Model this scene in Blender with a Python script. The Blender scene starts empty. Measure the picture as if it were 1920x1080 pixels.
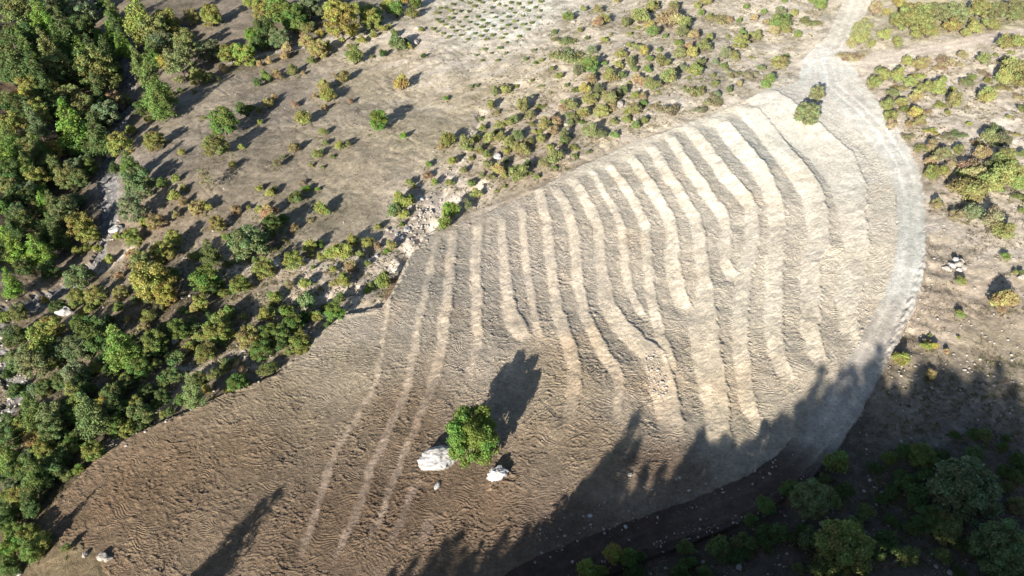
import bpy, math, random
import numpy as np
from mathutils import Vector
R = math.radians
scene = bpy.context.scene
C = scene.collection

# ------------------------------------------------------------------ camera
CAM_H, PITCH, HFOV = 75.0, R(40.0), R(70.0)
FPX = 960.0 / math.tan(HFOV / 2)
cam_d = bpy.data.cameras.new('camera')
cam_d.sensor_width = 36.0
cam_d.angle = HFOV
cam_d.clip_start, cam_d.clip_end = 0.5, 5000
cam = bpy.data.objects.new('camera', cam_d)
cam.location = (0, 0, CAM_H)
cam.rotation_euler = (math.pi / 2 - PITCH, 0, 0)
C.objects.link(cam)
scene.camera = cam
scene.render.resolution_x, scene.render.resolution_y = 1024, 576

# ------------------------------------------------------------------ light
SUN_EL, SUN_AZ = R(18.5), R(25.5)          # shadows run towards +Y, turned 25 degrees to +X
sd = Vector((-math.sin(SUN_AZ) * math.cos(SUN_EL), -math.cos(SUN_AZ) * math.cos(SUN_EL), math.sin(SUN_EL)))
world = bpy.data.worlds.new('World')
scene.world = world
world.use_nodes = True
wn = world.node_tree
bg = wn.nodes['Background']
sky = wn.nodes.new('ShaderNodeTexSky')
sky.sky_type = 'NISHITA'
sky.sun_disc = False
sky.sun_elevation = SUN_EL
sky.sun_rotation = math.pi + SUN_AZ
sky.altitude = 600
wn.links.new(sky.outputs[0], bg.inputs[0])
bg.inputs[1].default_value = 0.062
sl = bpy.data.lights.new('sun', 'SUN')
sl.energy, sl.angle, sl.color = 5.0, R(0.53), (1.0, 0.94, 0.85)
so = bpy.data.objects.new('sun', sl)
so.rotation_euler = (-sd).to_track_quat('-Z', 'Y').to_euler()
so.location = (-60, -120, 120)
C.objects.link(so)
scene.view_settings.view_transform = 'Standard'
scene.view_settings.look = 'None'
scene.view_settings.gamma = 1
scene.view_settings.use_curve_mapping = False
scene.view_settings.exposure = 1.36
scene.cycles.max_bounces = 6
scene.cycles.diffuse_bounces = 3
scene.cycles.transparent_max_bounces = 4

# ------------------------------------------------------------------ noise
_rs = np.random.RandomState(11)
_perm = _rs.permutation(512)
_perm = np.concatenate([_perm, _perm])
_ang = _rs.rand(512) * 2 * np.pi
_gx, _gy = np.cos(_ang).astype(np.float32), np.sin(_ang).astype(np.float32)


def pn(x, y, seed=0):
    x = np.asarray(x, np.float32) + seed * 17.31
    y = np.asarray(y, np.float32) + seed * 5.77
    xi, yi = np.floor(x).astype(np.int32), np.floor(y).astype(np.int32)
    fx, fy = x - xi, y - yi
    u, v = fx * fx * fx * (fx * (fx * 6 - 15) + 10), fy * fy * fy * (fy * (fy * 6 - 15) + 10)

    def g(ix, iy, dx, dy):
        h = _perm[(_perm[ix & 511] + iy) & 511]
        return _gx[h] * dx + _gy[h] * dy
    a, b = g(xi, yi, fx, fy), g(xi + 1, yi, fx - 1, fy)
    c, d = g(xi, yi + 1, fx, fy - 1), g(xi + 1, yi + 1, fx - 1, fy - 1)
    return 1.5 * ((a + (b - a) * u) * (1 - v) + (c + (d - c) * u) * v)


def fbm(x, y, seed=0, o=4, gain=0.5):
    s, a = 0, 1.0
    for i in range(o):
        s = s + a * pn(x * 2 ** i, y * 2 ** i, seed + i * 3)
        a *= gain
    return s


def sstep(a, b, x):
    t = np.clip((x - a) / (b - a), 0, 1)
    return t * t * (3 - 2 * t)


# ------------------------------------------------------------------ lie of the land
def seg_dist(X, Y, poly):
    """distance, side (+ = right-hand side walking away from the drone's far end), arc length, per-point value along a polyline"""
    poly = np.asarray(poly, float)
    best = np.full(X.shape, 1e9)
    side, arc, val = np.zeros(X.shape), np.zeros(X.shape), np.zeros(X.shape)
    L0 = 0.0
    n = len(poly) - 1
    for i in range(n):
        ax, ay = poly[i, :2]
        dx, dy = poly[i + 1, 0] - ax, poly[i + 1, 1] - ay
        L = math.hypot(dx, dy) + 1e-9
        t = ((X - ax) * dx + (Y - ay) * dy) / (L * L)
        tc = np.clip(t, 0, 1)
        d = np.hypot(X - ax - tc * dx, Y - ay - tc * dy)
        m = d < best
        best = np.where(m, d, best)
        side = np.where(m, np.sign(dx * (Y - ay) - dy * (X - ax)), side)
        ta = t if n == 1 else (np.minimum(t, 1) if i == 0 else (np.maximum(t, 0) if i == n - 1 else tc))
        arc = np.where(m, L0 + ta * L, arc)
        if poly.shape[1] > 2:
            val = np.where(m, poly[i, 2] + (poly[i + 1, 2] - poly[i, 2]) * tc, val)
        L0 += L
    return best, side, arc, val, L0


STREAM = np.array([(-180, 330), (-136, 226), (-113, 192), (-101, 160), (-98, 132), (-91, 119), (-85, 107), (-86, 97), (-92, 84), (-84, 70), (-80, 58), (-76, 40), (-72, 0), (-70, -80)], float)
CREST = [(-64, -26, 0), (-40, 0, 12), (-22, 3, 16.5), (5, -8, 20.8), (25, -25, 30.5), (60, -42, 39), (120, -60, 46), (260, -90, 52)]


def M(x, y):
    x, y = np.asarray(x, float), np.asarray(y, float)
    z = 16 * np.tanh(x * 0.10 / 16) + 0.03 * (np.clip(y, 0, 400) - 85)
    d, s, _, _, _ = seg_dist(x, y, STREAM)
    left = np.where(s > 0, 0.0, d)
    z = z - 4.5 * np.exp(-(d / 15) ** 2) + 40 * np.tanh(0.22 * left / 40)
    z = z + 1.2 * fbm(x / 45, y / 45, 3, 2)
    d, s, _, h, _ = seg_dist(x, y, CREST)
    z = z + h * np.exp(-(d / (0.95 * h + 4)) ** 2)
    z = z + 90 * sstep(300, 900, np.hypot(x, y - 100)) * (0.6 + 0.4 * fbm(x / 300, y / 300, 5, 2))
    return z


_cp, _sp = math.cos(PITCH), math.sin(PITCH)


def px2w(u, v, off=0.0):
    """where the sight line of a photo pixel meets the land (raised by off)"""
    u, v = np.atleast_1d(np.asarray(u, float)), np.atleast_1d(np.asarray(v, float))
    a, b = (u - 960) / FPX, (540 - v) / FPX
    dx, dy, dz = a, _cp + b * _sp, -_sp + b * _cp
    lo, hi = np.full(u.shape, 30.0), np.full(u.shape, 30.0)
    done = np.zeros(u.shape, bool)
    for t in np.arange(30, 420, 3.0):
        under = CAM_H + dz * t < M(dx * t, dy * t) + off
        new = under & ~done
        hi = np.where(new, t, hi)
        lo = np.where(new, t - 3.0, lo)
        done |= under
    hi = np.where(done, hi, 420)
    lo = np.where(done, lo, 419)
    for _ in range(14):
        mid = (lo + hi) / 2
        under = CAM_H + dz * mid < M(dx * mid, dy * mid) + off
        hi = np.where(under, mid, hi)
        lo = np.where(under, lo, mid)
    return dx * hi, dy * hi, hi            # hi equals depth along the optical axis


def w2px(x, y, z):
    dz = z - CAM_H
    f = y * _cp - dz * _sp
    f = np.where(f < 1, 1, f)
    return 960 + FPX * x / f, 540 - FPX * (y * _sp + dz * _cp) / f


def wpoly(pts, off=0.0):
    p = np.array(pts, float)
    x, y, t = px2w(p[:, 0], p[:, 1], off)
    cols = [x, y]
    if p.shape[1] > 2:
        cols.append(p[:, 2] / FPX * t)
    return np.stack(cols, 1)


# ------------------------------------------------------------------ ground traced from the photograph
FIELD = [(1440, 163), (1395, 190), (1300, 228), (1200, 262), (1100, 305), (1000, 357), (940, 388), (860, 418), (790, 447), (762, 490), (738, 545), (718, 575), (640, 592), (590, 632), (520, 702), (430, 735), (350, 772), (255, 812), (180, 862), (112, 930), (75, 985), (110, 1015), (170, 1030), (240, 1120), (950, 1120), (1090, 1045), (1290, 985), (1400, 935), (1490, 868), (1545, 800), (1592, 725), (1640, 630), (1672, 545), (1685, 440), (1678, 350), (1660, 285), (1630, 225), (1590, 170), (1530, 150)]
ROAD = [(1625, -40, 45), (1603, 10, 46), (1580, 70, 52), (1550, 120, 90), (1560, 160, 120), (1612, 205, 85), (1655, 250, 65), (1692, 310, 52), (1707, 370, 48), (1709, 440, 48), (1703, 505, 50), (1688, 560, 56), (1655, 625, 60), (1620, 690, 62), (1583, 755, 66), (1540, 820, 70), (1490, 875, 75), (1420, 925, 78), (1300, 975, 80), (1150, 1030, 85), (1030, 1080, 90), (900, 1150, 95)]
ROAD2 = [(1960, 52, 42), (1890, 66, 45), (1807, 80, 40), (1723, 96, 38), (1650, 112, 36), (1590, 118, 40)]
BANDS = [
    [(782, 458, 7), (743, 533, 8), (728, 567, 8), (718, 627, 8), (710, 693, 9), (700, 727, 10), (667, 787, 12), (630, 843, 14), (611, 893, 16), (593, 960, 18), (573, 1012, 18), (560, 1060, 14)],
    [(820, 443, 11), (810, 487, 13), (794, 560, 15), (783, 610, 16), (777, 653, 16), (765, 720, 16), (743, 773, 17), (720, 827, 18), (694, 880, 18), (680, 930, 17), (664, 973, 15), (645, 1010, 14), (620, 1060, 12)],
    [(851, 433, 14), (844, 493, 18), (839, 543, 19), (833, 610, 21), (824, 670, 21), (810, 720, 20), (790, 770, 18), (773, 817, 16), (757, 853, 15), (743, 890, 14), (727, 933, 13), (708, 980, 11), (680, 1030, 10)],
    [(898, 420, 18), (893, 467, 20), (891, 520, 21), (893, 577, 20), (895, 627, 18), (889, 673, 16), (872, 712, 12)],
    [(788, 895, 12), (770, 930, 13), (748, 985, 15), (722, 1040, 16)],
    [(815, 960, 18), (800, 990, 22), (780, 1030, 22)],
    [(941, 405, 15), (943, 470, 18), (949, 540, 21), (956, 590, 26), (974, 622, 30), (1000, 640, 22)],
    [(988, 640, 10), (962, 675, 12), (940, 722, 10)],
    [(978, 385, 13), (981, 443, 14), (986, 500, 14), (994, 547, 14), (1001, 587, 14), (1010, 627, 14), (1014, 645, 10)],
    [(1008, 350, 15), (1024, 410, 17), (1028, 453, 17), (1033, 503, 18), (1038, 547, 19), (1046, 587, 21), (1057, 627, 23), (1069, 660, 24), (1076, 693, 24), (1075, 725, 24), (1069, 765, 22), (1057, 806, 16)],
    [(1040, 350, 15), (1066, 403, 18), (1077, 440, 19), (1079, 493, 20), (1085, 540, 20), (1094, 583, 20), (1108, 620, 22), (1127, 653, 24), (1148, 683, 22), (1160, 710, 16), (1157, 765, 16), (1150, 795, 12)],
    [(1072, 334, 14), (1092, 367, 17), (1110, 397, 19), (1122, 427, 19), (1125, 487, 20), (1130, 533, 24), (1141, 577, 29), (1162, 610, 34), (1190, 640, 38), (1222, 665, 44), (1238, 710, 46), (1250, 760, 46), (1262, 820, 40)],
    [(1104, 316, 11), (1122, 344, 12), (1148, 388, 13), (1163, 427, 13), (1170, 470, 14), (1172, 503, 15), (1181, 547, 15), (1195, 577, 15), (1218, 604, 12)],
    [(1137, 304, 13), (1165, 340, 15), (1199, 397, 17), (1211, 427, 17), (1213, 493, 17), (1218, 547, 17), (1227, 587, 17), (1237, 627, 18), (1250, 667, 18), (1268, 705, 16)],
    [(1180, 291, 16), (1207, 333, 20), (1248, 397, 22), (1260, 433, 23), (1261, 493, 25), (1266, 527, 26), (1276, 560, 28), (1292, 590, 26)],
    [(1218, 270, 17), (1253, 333, 20), (1297, 397, 22), (1309, 433, 23), (1313, 477, 23), (1318, 520, 26), (1321, 557, 34), (1317, 600, 48), (1322, 643, 52), (1330, 693, 52), (1336, 727, 50), (1342, 770, 46), (1348, 820, 42), (1352, 856, 34)],
    [(1252, 249, 18), (1293, 317, 20), (1326, 363, 20), (1352, 397, 20), (1360, 433, 20), (1358, 487, 20), (1374, 515, 24), (1390, 525, 16)],
    [(1291, 239, 22), (1333, 293, 24), (1362, 333, 25), (1390, 363, 25), (1409, 390, 24), (1411, 427, 23), (1407, 470, 24), (1392, 520, 28), (1389, 565, 28), (1388, 627, 27), (1391, 693, 27), (1397, 740, 26), (1408, 775, 24), (1424, 812, 20)],
    [(1347, 224, 28), (1393, 283, 31), (1427, 322, 31), (1450, 372, 29), (1458, 427, 28), (1452, 493, 28), (1450, 560, 28), (1449, 627, 28), (1463, 680, 26), (1480, 722, 22)],
    [(1396, 197, 34), (1440, 247, 40), (1473, 293, 42), (1506, 333, 40), (1528, 380, 38), (1537, 443, 34), (1521, 493, 32), (1520, 560, 32), (1517, 610, 31), (1529, 660, 28), (1547, 694, 22)],
    [(1418, 172, 60), (1490, 232, 78), (1556, 292, 80), (1590, 345, 62), (1597, 410, 44), (1606, 460, 40), (1598, 510, 38), (1588, 560, 36), (1590, 610, 32), (1600, 652, 22)],
]
HIMUL = {0: .55, 1: .8, 4: .5, 5: .45, 7: .4, 11: .75, 15: .8, 20: 0.95}
SCARP = [(1742, 430), (1736, 500), (1716, 560), (1694, 615), (1662, 680), (1628, 735), (1585, 800), (1540, 862), (1478, 928), (1390, 975), (1250, 1020), (1120, 1068), (1000, 1130)]
FIELD_EDGE = [(790, 447), (762, 490), (738, 545), (718, 577), (640, 594), (590, 634), (520, 704), (430, 737), (350, 774), (255, 814), (180, 864), (112, 932), (72, 988)]
GULLY = [(905, 345, 10), (850, 385, 18), (805, 425, 22), (765, 470, 24), (705, 520, 24), (640, 552, 30), (560, 590, 24), (470, 650, 20), (380, 700, 20), (300, 760, 20), (200, 830, 16)]
GULLY2 = [(905, 210, 10), (880, 270, 12), (845, 330, 14), (812, 385, 18)]
STREAM_PX = [(250, 60, 20), (240, 100, 26), (238, 145, 30), (240, 190, 30), (226, 235, 26), (205, 275, 22), (200, 320, 34), (205, 365, 38), (206, 405, 34), (200, 440, 26), (180, 490, 22), (150, 525, 36), (90, 555, 34), (30, 585, 44), (-30, 610, 44)]
STREAM_PX2 = [(-20, 640, 30), (14, 690, 34), (36, 735, 34), (10, 780, 40), (-30, 800, 40)]

wFIELD = wpoly(FIELD)
wROAD, wROAD2 = wpoly(ROAD), wpoly(ROAD2)
wBANDS = [wpoly(b) for b in BANDS]
wSCARP, wEDGE = wpoly(SCARP), wpoly(FIELD_EDGE)
wGULLY, wGULLY2, wSTR, wSTR2 = wpoly(GULLY), wpoly(GULLY2), wpoly(STREAM_PX), wpoly(STREAM_PX2)

GROUND_COL = """700,150 170,158,135;600,300 158,146,126;800,260 178,166,140;900,180 188,174,148;450,330 150,138,120;560,420 150,140,120;330,230 165,152,133;640,400 152,142,121;500,200 152,141,128;400,200 160,148,130;430,30 150,138,122;760,110 200,184,160
870,110 214,202,182;940,40 232,228,214;900,48 232,228,214;970,28 230,225,210;880,60 228,222,206;800,60 205,190,170;850,40 205,195,170;1000,150 200,186,162;1100,60 202,190,170;1050,200 203,186,163;1200,150 208,195,172;1300,200 215,203,183;1250,40 208,193,168;1150,240 207,192,168;950,300 187,170,147;1420,120 228,215,194;1450,40 228,215,194;1000,320 185,168,145;1350,60 190,180,160;1330,130 180,172,155
830,380 212,197,180;760,470 197,180,162;650,530 196,180,160;540,520 192,175,152;480,500 176,162,142;600,500 198,182,160
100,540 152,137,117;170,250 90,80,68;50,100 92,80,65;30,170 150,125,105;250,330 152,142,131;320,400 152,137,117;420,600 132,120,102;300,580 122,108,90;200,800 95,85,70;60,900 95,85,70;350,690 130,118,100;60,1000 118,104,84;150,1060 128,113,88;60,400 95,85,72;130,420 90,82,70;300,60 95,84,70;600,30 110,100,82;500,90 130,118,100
1700,200 206,193,174;1800,200 218,206,187;1880,260 230,217,199;1750,300 205,187,167;1800,420 218,204,185;1780,480 190,176,157;1850,560 186,169,149;1750,600 188,171,151;1850,640 166,153,131;1700,670 165,151,130;1800,800 132,122,112;1650,900 108,100,90;1850,1000 104,97,88;1400,1060 100,88,78;1100,1075 110,92,78;1900,120 218,204,185;1750,30 196,187,152;1880,30 196,187,152;1690,130 220,205,185;1900,450 205,192,172"""  # tones of the shaded lower slope are darkened to deepen its shade
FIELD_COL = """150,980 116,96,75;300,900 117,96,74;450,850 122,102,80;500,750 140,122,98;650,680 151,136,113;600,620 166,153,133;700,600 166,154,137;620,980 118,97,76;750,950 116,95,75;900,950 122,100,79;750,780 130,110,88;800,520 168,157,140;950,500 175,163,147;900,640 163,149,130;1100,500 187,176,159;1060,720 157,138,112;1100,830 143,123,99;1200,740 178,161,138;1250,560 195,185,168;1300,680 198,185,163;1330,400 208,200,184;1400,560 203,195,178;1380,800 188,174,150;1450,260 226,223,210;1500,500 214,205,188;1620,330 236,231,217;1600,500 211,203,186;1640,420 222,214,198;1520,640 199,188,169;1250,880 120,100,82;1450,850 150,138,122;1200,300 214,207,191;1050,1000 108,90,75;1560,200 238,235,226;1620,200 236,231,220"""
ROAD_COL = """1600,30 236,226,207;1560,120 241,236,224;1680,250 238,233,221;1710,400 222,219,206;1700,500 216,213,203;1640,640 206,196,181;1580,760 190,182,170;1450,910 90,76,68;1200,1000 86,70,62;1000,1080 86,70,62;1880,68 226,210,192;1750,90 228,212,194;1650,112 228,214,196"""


def lin(c):
    c = np.asarray(c, float) / 255
    return np.where(c <= 0.04045, c / 12.92, ((c + 0.055) / 1.055) ** 2.4)


ALB = 0.66


def col_ctrl(txt):
    uv, rgb = [], []
    for e in txt.replace('\n', ';').split(';'):
        a, b = e.split()
        uv.append([float(t) for t in a.split(',')])
        rgb.append([float(t) for t in b.split(',')])
    uv = np.array(uv)
    x, y, _ = px2w(uv[:, 0], uv[:, 1])
    return np.stack([x, y], 1), lin(np.array(rgb)) * ALB


def idw(X, Y, ctrl, p=3.0):
    P, c = ctrl
    out = np.zeros((X.size, 3))
    W = np.zeros(X.size)
    for i in range(len(P)):
        w = ((X - P[i, 0]) ** 2 + (Y - P[i, 1]) ** 2 + 4.0).astype(np.float32)
        w = 1.0 / (w * np.sqrt(w))
        W += w
        out += w[:, None] * c[i]
    return out / W[:, None]


def in_poly(X, Y, poly):
    r = np.zeros(X.shape, bool)
    n = len(poly)
    for i in range(n):
        x1, y1 = poly[i][:2]
        x2, y2 = poly[(i + 1) % n][:2]
        if y1 == y2:
            continue
        r ^= ((y1 > Y) != (y2 > Y)) & (X < (x2 - x1) * (Y - y1) / (y2 - y1) + x1)
    return r


# ------------------------------------------------------------------ grid of the land
ys = [34.0]
while ys[-1] < 250:
    yy = ys[-1]
    s2 = yy * yy + CAM_H ** 2
    ys.append(yy + min(0.75, 0.78 * s2 / (731 * CAM_H)))
back, st = [], .4
yy = 34.0
while yy > -260:
    yy -= st
    st = min(st * 1.06, 14)
    back.append(yy)
front, st = [], 0.9
yy = ys[-1]
while yy < 1500:
    yy += st
    st *= 1.14
    front.append(yy)
YS = np.array(back[::-1] + ys + front)
NU = 760
us = list(np.linspace(-1, 1, NU))
st, ext = 2.0 / NU, []
e = 1.0
while e < 14:
    st *= 1.13
    e += st
    ext.append(e)
US = np.array([-q for q in ext[::-1]] + us + ext)


def halfw(y):
    return 0.77 * (0.766 * np.clip(y, 20, 400) + 48.2)


GX = US[None, :] * halfw(YS)[:, None]
GY = np.repeat(YS[:, None], len(US), 1)
X, Y = GX.ravel(), GY.ravel()
Z = M(X, Y)
NV = X.size
near = (np.abs(X) < 1.12 * halfw(Y)) & (Y > 25) & (Y < 270)

d_road, s_road, a_road, w_road, _ = seg_dist(X, Y, wROAD)
d_r2, s_r2, a_r2, w_r2, _ = seg_dist(X, Y, wROAD2)
wob = 0.55 * pn(X / 2.3, Y / 2.3, 21) + 0.25 * pn(X / .8, Y / .8, 22)
in_field = in_poly(X + wob, Y + 0.8 * wob, wFIELD)
in_road = d_road + 0.35 * wob < w_road / 2
in_r2 = d_r2 + 1.9 * wob < w_r2 / 2
d_s1, s_s1, a_s1, w_s1, _ = seg_dist(X, Y, wSTR)
d_s2, _, _, w_s2, _ = seg_dist(X, Y, wSTR2)
in_str = ((d_s1 + 1.2 * wob < w_s1 / 2) | (d_s2 + 1.2 * wob < w_s2 / 2))

# macro relief of natural ground
nat = 0.24 * fbm(X / 9, Y / 9, 31, 3) + 0.07 * fbm(X / 1.7, Y / 1.7, 41, 3)
rill = np.abs(pn((X + .55 * Y) / 3.2 + .6 * fbm(X / 8, Y / 8, 52, 2), (Y - .4 * X) / 11, 51))
wild = sstep(-95, -60, X) * (1 - sstep(60, 120, Y * 0))
nat = nat - 0.10 * (1 - sstep(0, .30, rill)) * near * sstep(.0, .6, pn(X / 14, Y / 14, 53) + .25)
fieldw = np.zeros(NV)
fieldw[in_field | in_road] = 1.0

D = np.where(in_field | in_road | in_r2, 0.10 * fbm(X / 9, Y / 9, 31, 2), nat)

# gullies, scarp and field edge
for pl, dep in ((wGULLY, 1.5), (wGULLY2, .8)):
    d, s, a, w, L = seg_dist(X, Y, pl)
    D -= np.where(in_field, 0, dep * np.exp(-(d / (w * .75)) ** 2) * (0.8 + .7 * pn(X / 3, Y / 3, 61)))
d, s, a, _, L = seg_dist(X, Y, wSCARP)
ragged = .5 + .5 * sstep(-.3, .5, pn(a / 3.5, a * 0, 66))
e = s * d + .35 * wob
D -= np.where((~in_road) & (~in_field), 1.0 * ragged * sstep(0, .5, e) * np.exp(-np.clip(e, 0, 99) / 7.0), 0) * sstep(0, 5, a)
D += 0.32 * np.exp(-((s * d + .35) / .5) ** 2) * (.6 + .8 * pn(a / 1.2, d / .5, 67)) * sstep(0, 5, a)
d, s, a, _, L = seg_dist(X, Y, wEDGE)
e = -s * d + .4 * wob
D -= np.where(~in_field & ~in_road, 1.1 * sstep(-.1, .9, e) * np.exp(-np.clip(e, 0, 99) / 6), 0) * sstep(0, 4, a)
D += 0.22 * np.exp(-((s * d - .3) / .5) ** 2) * (.5 + pn(a / 1.0, d / .5, 68))
D -= np.where(in_str, .45, 0) - np.where(in_str, .35 * fbm(X / 1.1, Y / 1.1, 71, 3), 0)

# terraces: banks that rise to the uphill side, a sharp crest, then a strip that leans back
bank_id = np.full(NV, -1, np.int32)
bank_m = np.zeros(NV)
fi = np.nonzero((in_field | in_road) & near)[0]
fx, fy = X[fi], Y[fi]
tw = 0.20 * pn(fx / 1.3, fy / 1.3, 81) + .16 * pn(fx / .5, fy / .5, 82) + .22 * pn(fx / 5, fy / 5, 83) + .22 * pn(fx / 2.4, fy / 2.4, 84)
for k, pl in enumerate(wBANDS):
    bb = (fx > pl[:, 0].min() - 6) & (fx < pl[:, 0].max() + 6) & (fy > pl[:, 1].min() - 4) & (fy < pl[:, 1].max() + 4)
    ii = np.nonzero(bb)[0]
    d, s, a, w, L = seg_dist(fx[ii], fy[ii], pl)
    e = s * d + tw[ii]
    fade = sstep(-.4, 2.6, a) * sstep(-.4, 3.0, L - a)
    h = 0.42 * np.minimum(w, 3.2) ** .9 * HIMUL.get(k, 1.0) * fade
    hw = w / 2
    Dd = 3.1
    toe = np.where(e < -hw, -0.5 * h * np.clip(1 - (-e - hw) / Dd, 0, 1), 0)
    ris = np.where(np.abs(e) <= hw, h * e / np.maximum(w, .1), 0)
    q = e - hw
    cr = np.where(q > 0, h * (0.5 - 0.26 * np.clip(q / .30, 0, 1)) * np.clip(1 - (q - .30) / Dd, 0, 1), 0)
    D[fi[ii]] += toe + ris + cr
    mk = (np.abs(e) < hw) & (fade > .35)
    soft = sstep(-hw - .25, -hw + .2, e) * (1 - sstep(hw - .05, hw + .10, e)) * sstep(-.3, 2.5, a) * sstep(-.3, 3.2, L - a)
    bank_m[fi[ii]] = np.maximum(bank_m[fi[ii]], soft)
    bank_id[fi[ii][mk]] = k
bank_id[in_road] = -1

# clods, crawler tracks and wrinkles of the worked soil
wx, wy = fx + 1.3 * pn(fx / 4, fy / 4, 91), fy + 1.6 * pn(fx / 4, fy / 4, 92)
ang = 1.1 * pn(fx / 7, fy / 7, 93)
ca, sa = np.cos(ang), np.sin(ang)
ax, ay = wx * ca - wy * sa, wx * sa + wy * ca
w1 = 1 - np.abs(pn(ax / 1.9, ay / .62, 94))
w2 = 1 - np.abs(pn(ax / .9, ay / .9, 95))
w3 = pn(fx / .42, fy / .42, 96)
trk = np.sin(ay * 2 * np.pi / .62 + 2.0 * pn(fx / 2, fy / 2, 97)) * sstep(-.15, .3, pn(fx / 3.5, fy / 3.5, 98))
patch = .55 + .6 * sstep(-.5, .5, pn(fx / 5, fy / 5, 99))
w4 = 1 - np.abs(pn(wx / 2.8 + 9, wy / 1.3, 104))
rough = 0.13 * w1 ** 14 + 0.07 * w2 ** 12 + 0.13 * w4 ** 24 + 0.016 * w3 + .020 * trk
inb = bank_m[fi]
pxf, pyf = w2px(fx, fy, Z[fi])
lowl = sstep(700, 300, pxf) * sstep(600, 850, pyf)
amp = (1 - .35 * sstep(1000, 1400, pxf)) * patch * (1 - .58 * inb) * np.where(in_road[fi], .18, 1.0)
clods = np.maximum(pn(fx / .8, fy / .8, 101), 0) ** 2 * .9 + np.maximum(pn(fx / 1.9, fy / 1.9, 103), 0) ** 2 * .5
D[fi] += amp * rough + (.04 + .17 * lowl) * clods * (1 - .8 * inb) * np.where(in_road[fi], .12, 1)

# cart ruts
for dd, ww, ss, inn in ((d_road, w_road, s_road, in_road), (d_r2, w_r2, s_r2, in_r2)):
    for off in (-.95, .95):
        D -= np.where(inn, (.085 if dd is d_road else .04) * np.exp(-((dd * ss - off) / .28) ** 2), 0)
Z = Z + D * near + (nat * ~near) * sstep(700, 300, np.hypot(X, Y))

# ------------------------------------------------------------------ soil colours
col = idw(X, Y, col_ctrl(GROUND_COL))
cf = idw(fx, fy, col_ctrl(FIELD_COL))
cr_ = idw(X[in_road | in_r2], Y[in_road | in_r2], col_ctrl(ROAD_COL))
blot = fbm(X / 6, Y / 6, 111, 4)
fine = fbm(X / .9, Y / .9, 121, 3)
scree = np.array([.56, .49, .415])
dry = np.array([.20, .175, .125])
pat = sstep(.08, .34, fbm(X / 4.5, Y / 4.5, 131, 4, .6))[:, None]
lum = col.mean(1)[:, None]
palew = sstep(.20, .36, lum[:, 0])[:, None]
col = col * (1 + .12 * palew)
col = col * (1 + .28 * blot[:, None] + .20 * fine[:, None])
col = col * (1 - .5 * pat * palew) + (dry * 1.05) * (.5 * pat * palew)
pat2 = sstep(.1, .4, fbm((Y * .9 - .45 * X) / 3, (X * .9 + .45 * Y) / 11, 141, 4, .6))[:, None]
col = col + (scree * .95 - col) * pat2 * .6 * palew
for pl, k in ((wGULLY, .95), (wGULLY2, .65), (wpoly([(420, 120, 8), (480, 105, 10), (560, 88, 12), (640, 72, 14), (720, 66, 16), (790, 60, 22)]), .8), (wpoly([(440, 505, 14), (520, 495, 22), (600, 498, 22), (690, 480, 20)]), .8), (wpoly([(170, 520, 10), (215, 490, 12), (250, 460, 10)]), .7), (wpoly([(330, 690, 10), (400, 690, 14), (480, 680, 10)]), .6)):
    d, s, a, w, L = seg_dist(X, Y, pl)
    g = (k * np.exp(-(d / (w * .8)) ** 2) * sstep(-.6, .5, fine + .5))[:, None]
    col = col + (scree - col) * g
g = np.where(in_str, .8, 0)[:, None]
col = col + (np.array([.15, .148, .15]) * (1 + .5 * fine[:, None]) - col) * g  # bed colour darkened to stand in for shade over the stream
fn = fbm(fx / 5, fy / 5, 151, 4)
cf = cf * (0.93 + .16 * fn[:, None] + .13 * fine[fi][:, None])
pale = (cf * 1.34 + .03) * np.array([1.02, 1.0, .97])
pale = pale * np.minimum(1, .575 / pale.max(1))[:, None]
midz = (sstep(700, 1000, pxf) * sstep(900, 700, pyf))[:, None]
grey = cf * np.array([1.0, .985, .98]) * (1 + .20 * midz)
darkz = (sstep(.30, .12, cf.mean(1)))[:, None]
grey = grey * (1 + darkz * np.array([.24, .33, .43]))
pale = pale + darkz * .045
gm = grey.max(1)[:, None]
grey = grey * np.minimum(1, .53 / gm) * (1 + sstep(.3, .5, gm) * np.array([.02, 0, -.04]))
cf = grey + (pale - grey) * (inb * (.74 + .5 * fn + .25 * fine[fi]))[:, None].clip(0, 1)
red = sstep(.25, .6, pn(fx / 8, fy / 8, 161))[:, None] * .25
cf = cf * (1 - red) + cf * np.array([1.12, .98, .84]) * red
trail = (sstep(.06, .0, np.abs(fbm((Y - .3 * X) / 12, (X + .3 * Y) / 30, 181, 3))) * (1 - palew[:, 0]))[:, None] * sstep(-95, -70, X)[:, None]
col = col * (1 + .28 * trail)
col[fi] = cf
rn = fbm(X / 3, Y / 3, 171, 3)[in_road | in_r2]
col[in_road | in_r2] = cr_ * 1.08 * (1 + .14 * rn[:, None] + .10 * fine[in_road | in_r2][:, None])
for dd, ss, inn in ((d_road, s_road, in_road), (d_r2, s_r2, in_r2)):
    rut = np.where(inn, np.exp(-((np.abs(dd) - .95) / .4) ** 2), 0)
    mids = np.where(inn, np.exp(-(dd / .38) ** 2), 0) + np.where(inn, .8 * np.exp(-((np.abs(dd) - 2.1) / .6) ** 2), 0)
    col = col * (1 + .07 * rut[:, None] - (.15 if dd is d_road else .08) * (mids * (.6 + .5 * pn(X / 1.5, Y / 1.5, 191)))[:, None])
col = np.clip(col, .02, .62)
worked = np.zeros(NV)
worked[fi] = 1 - .9 * inb
worked[in_road] = .15

# ------------------------------------------------------------------ ground height look-up
Zg = Z.reshape(GX.shape)


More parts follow.
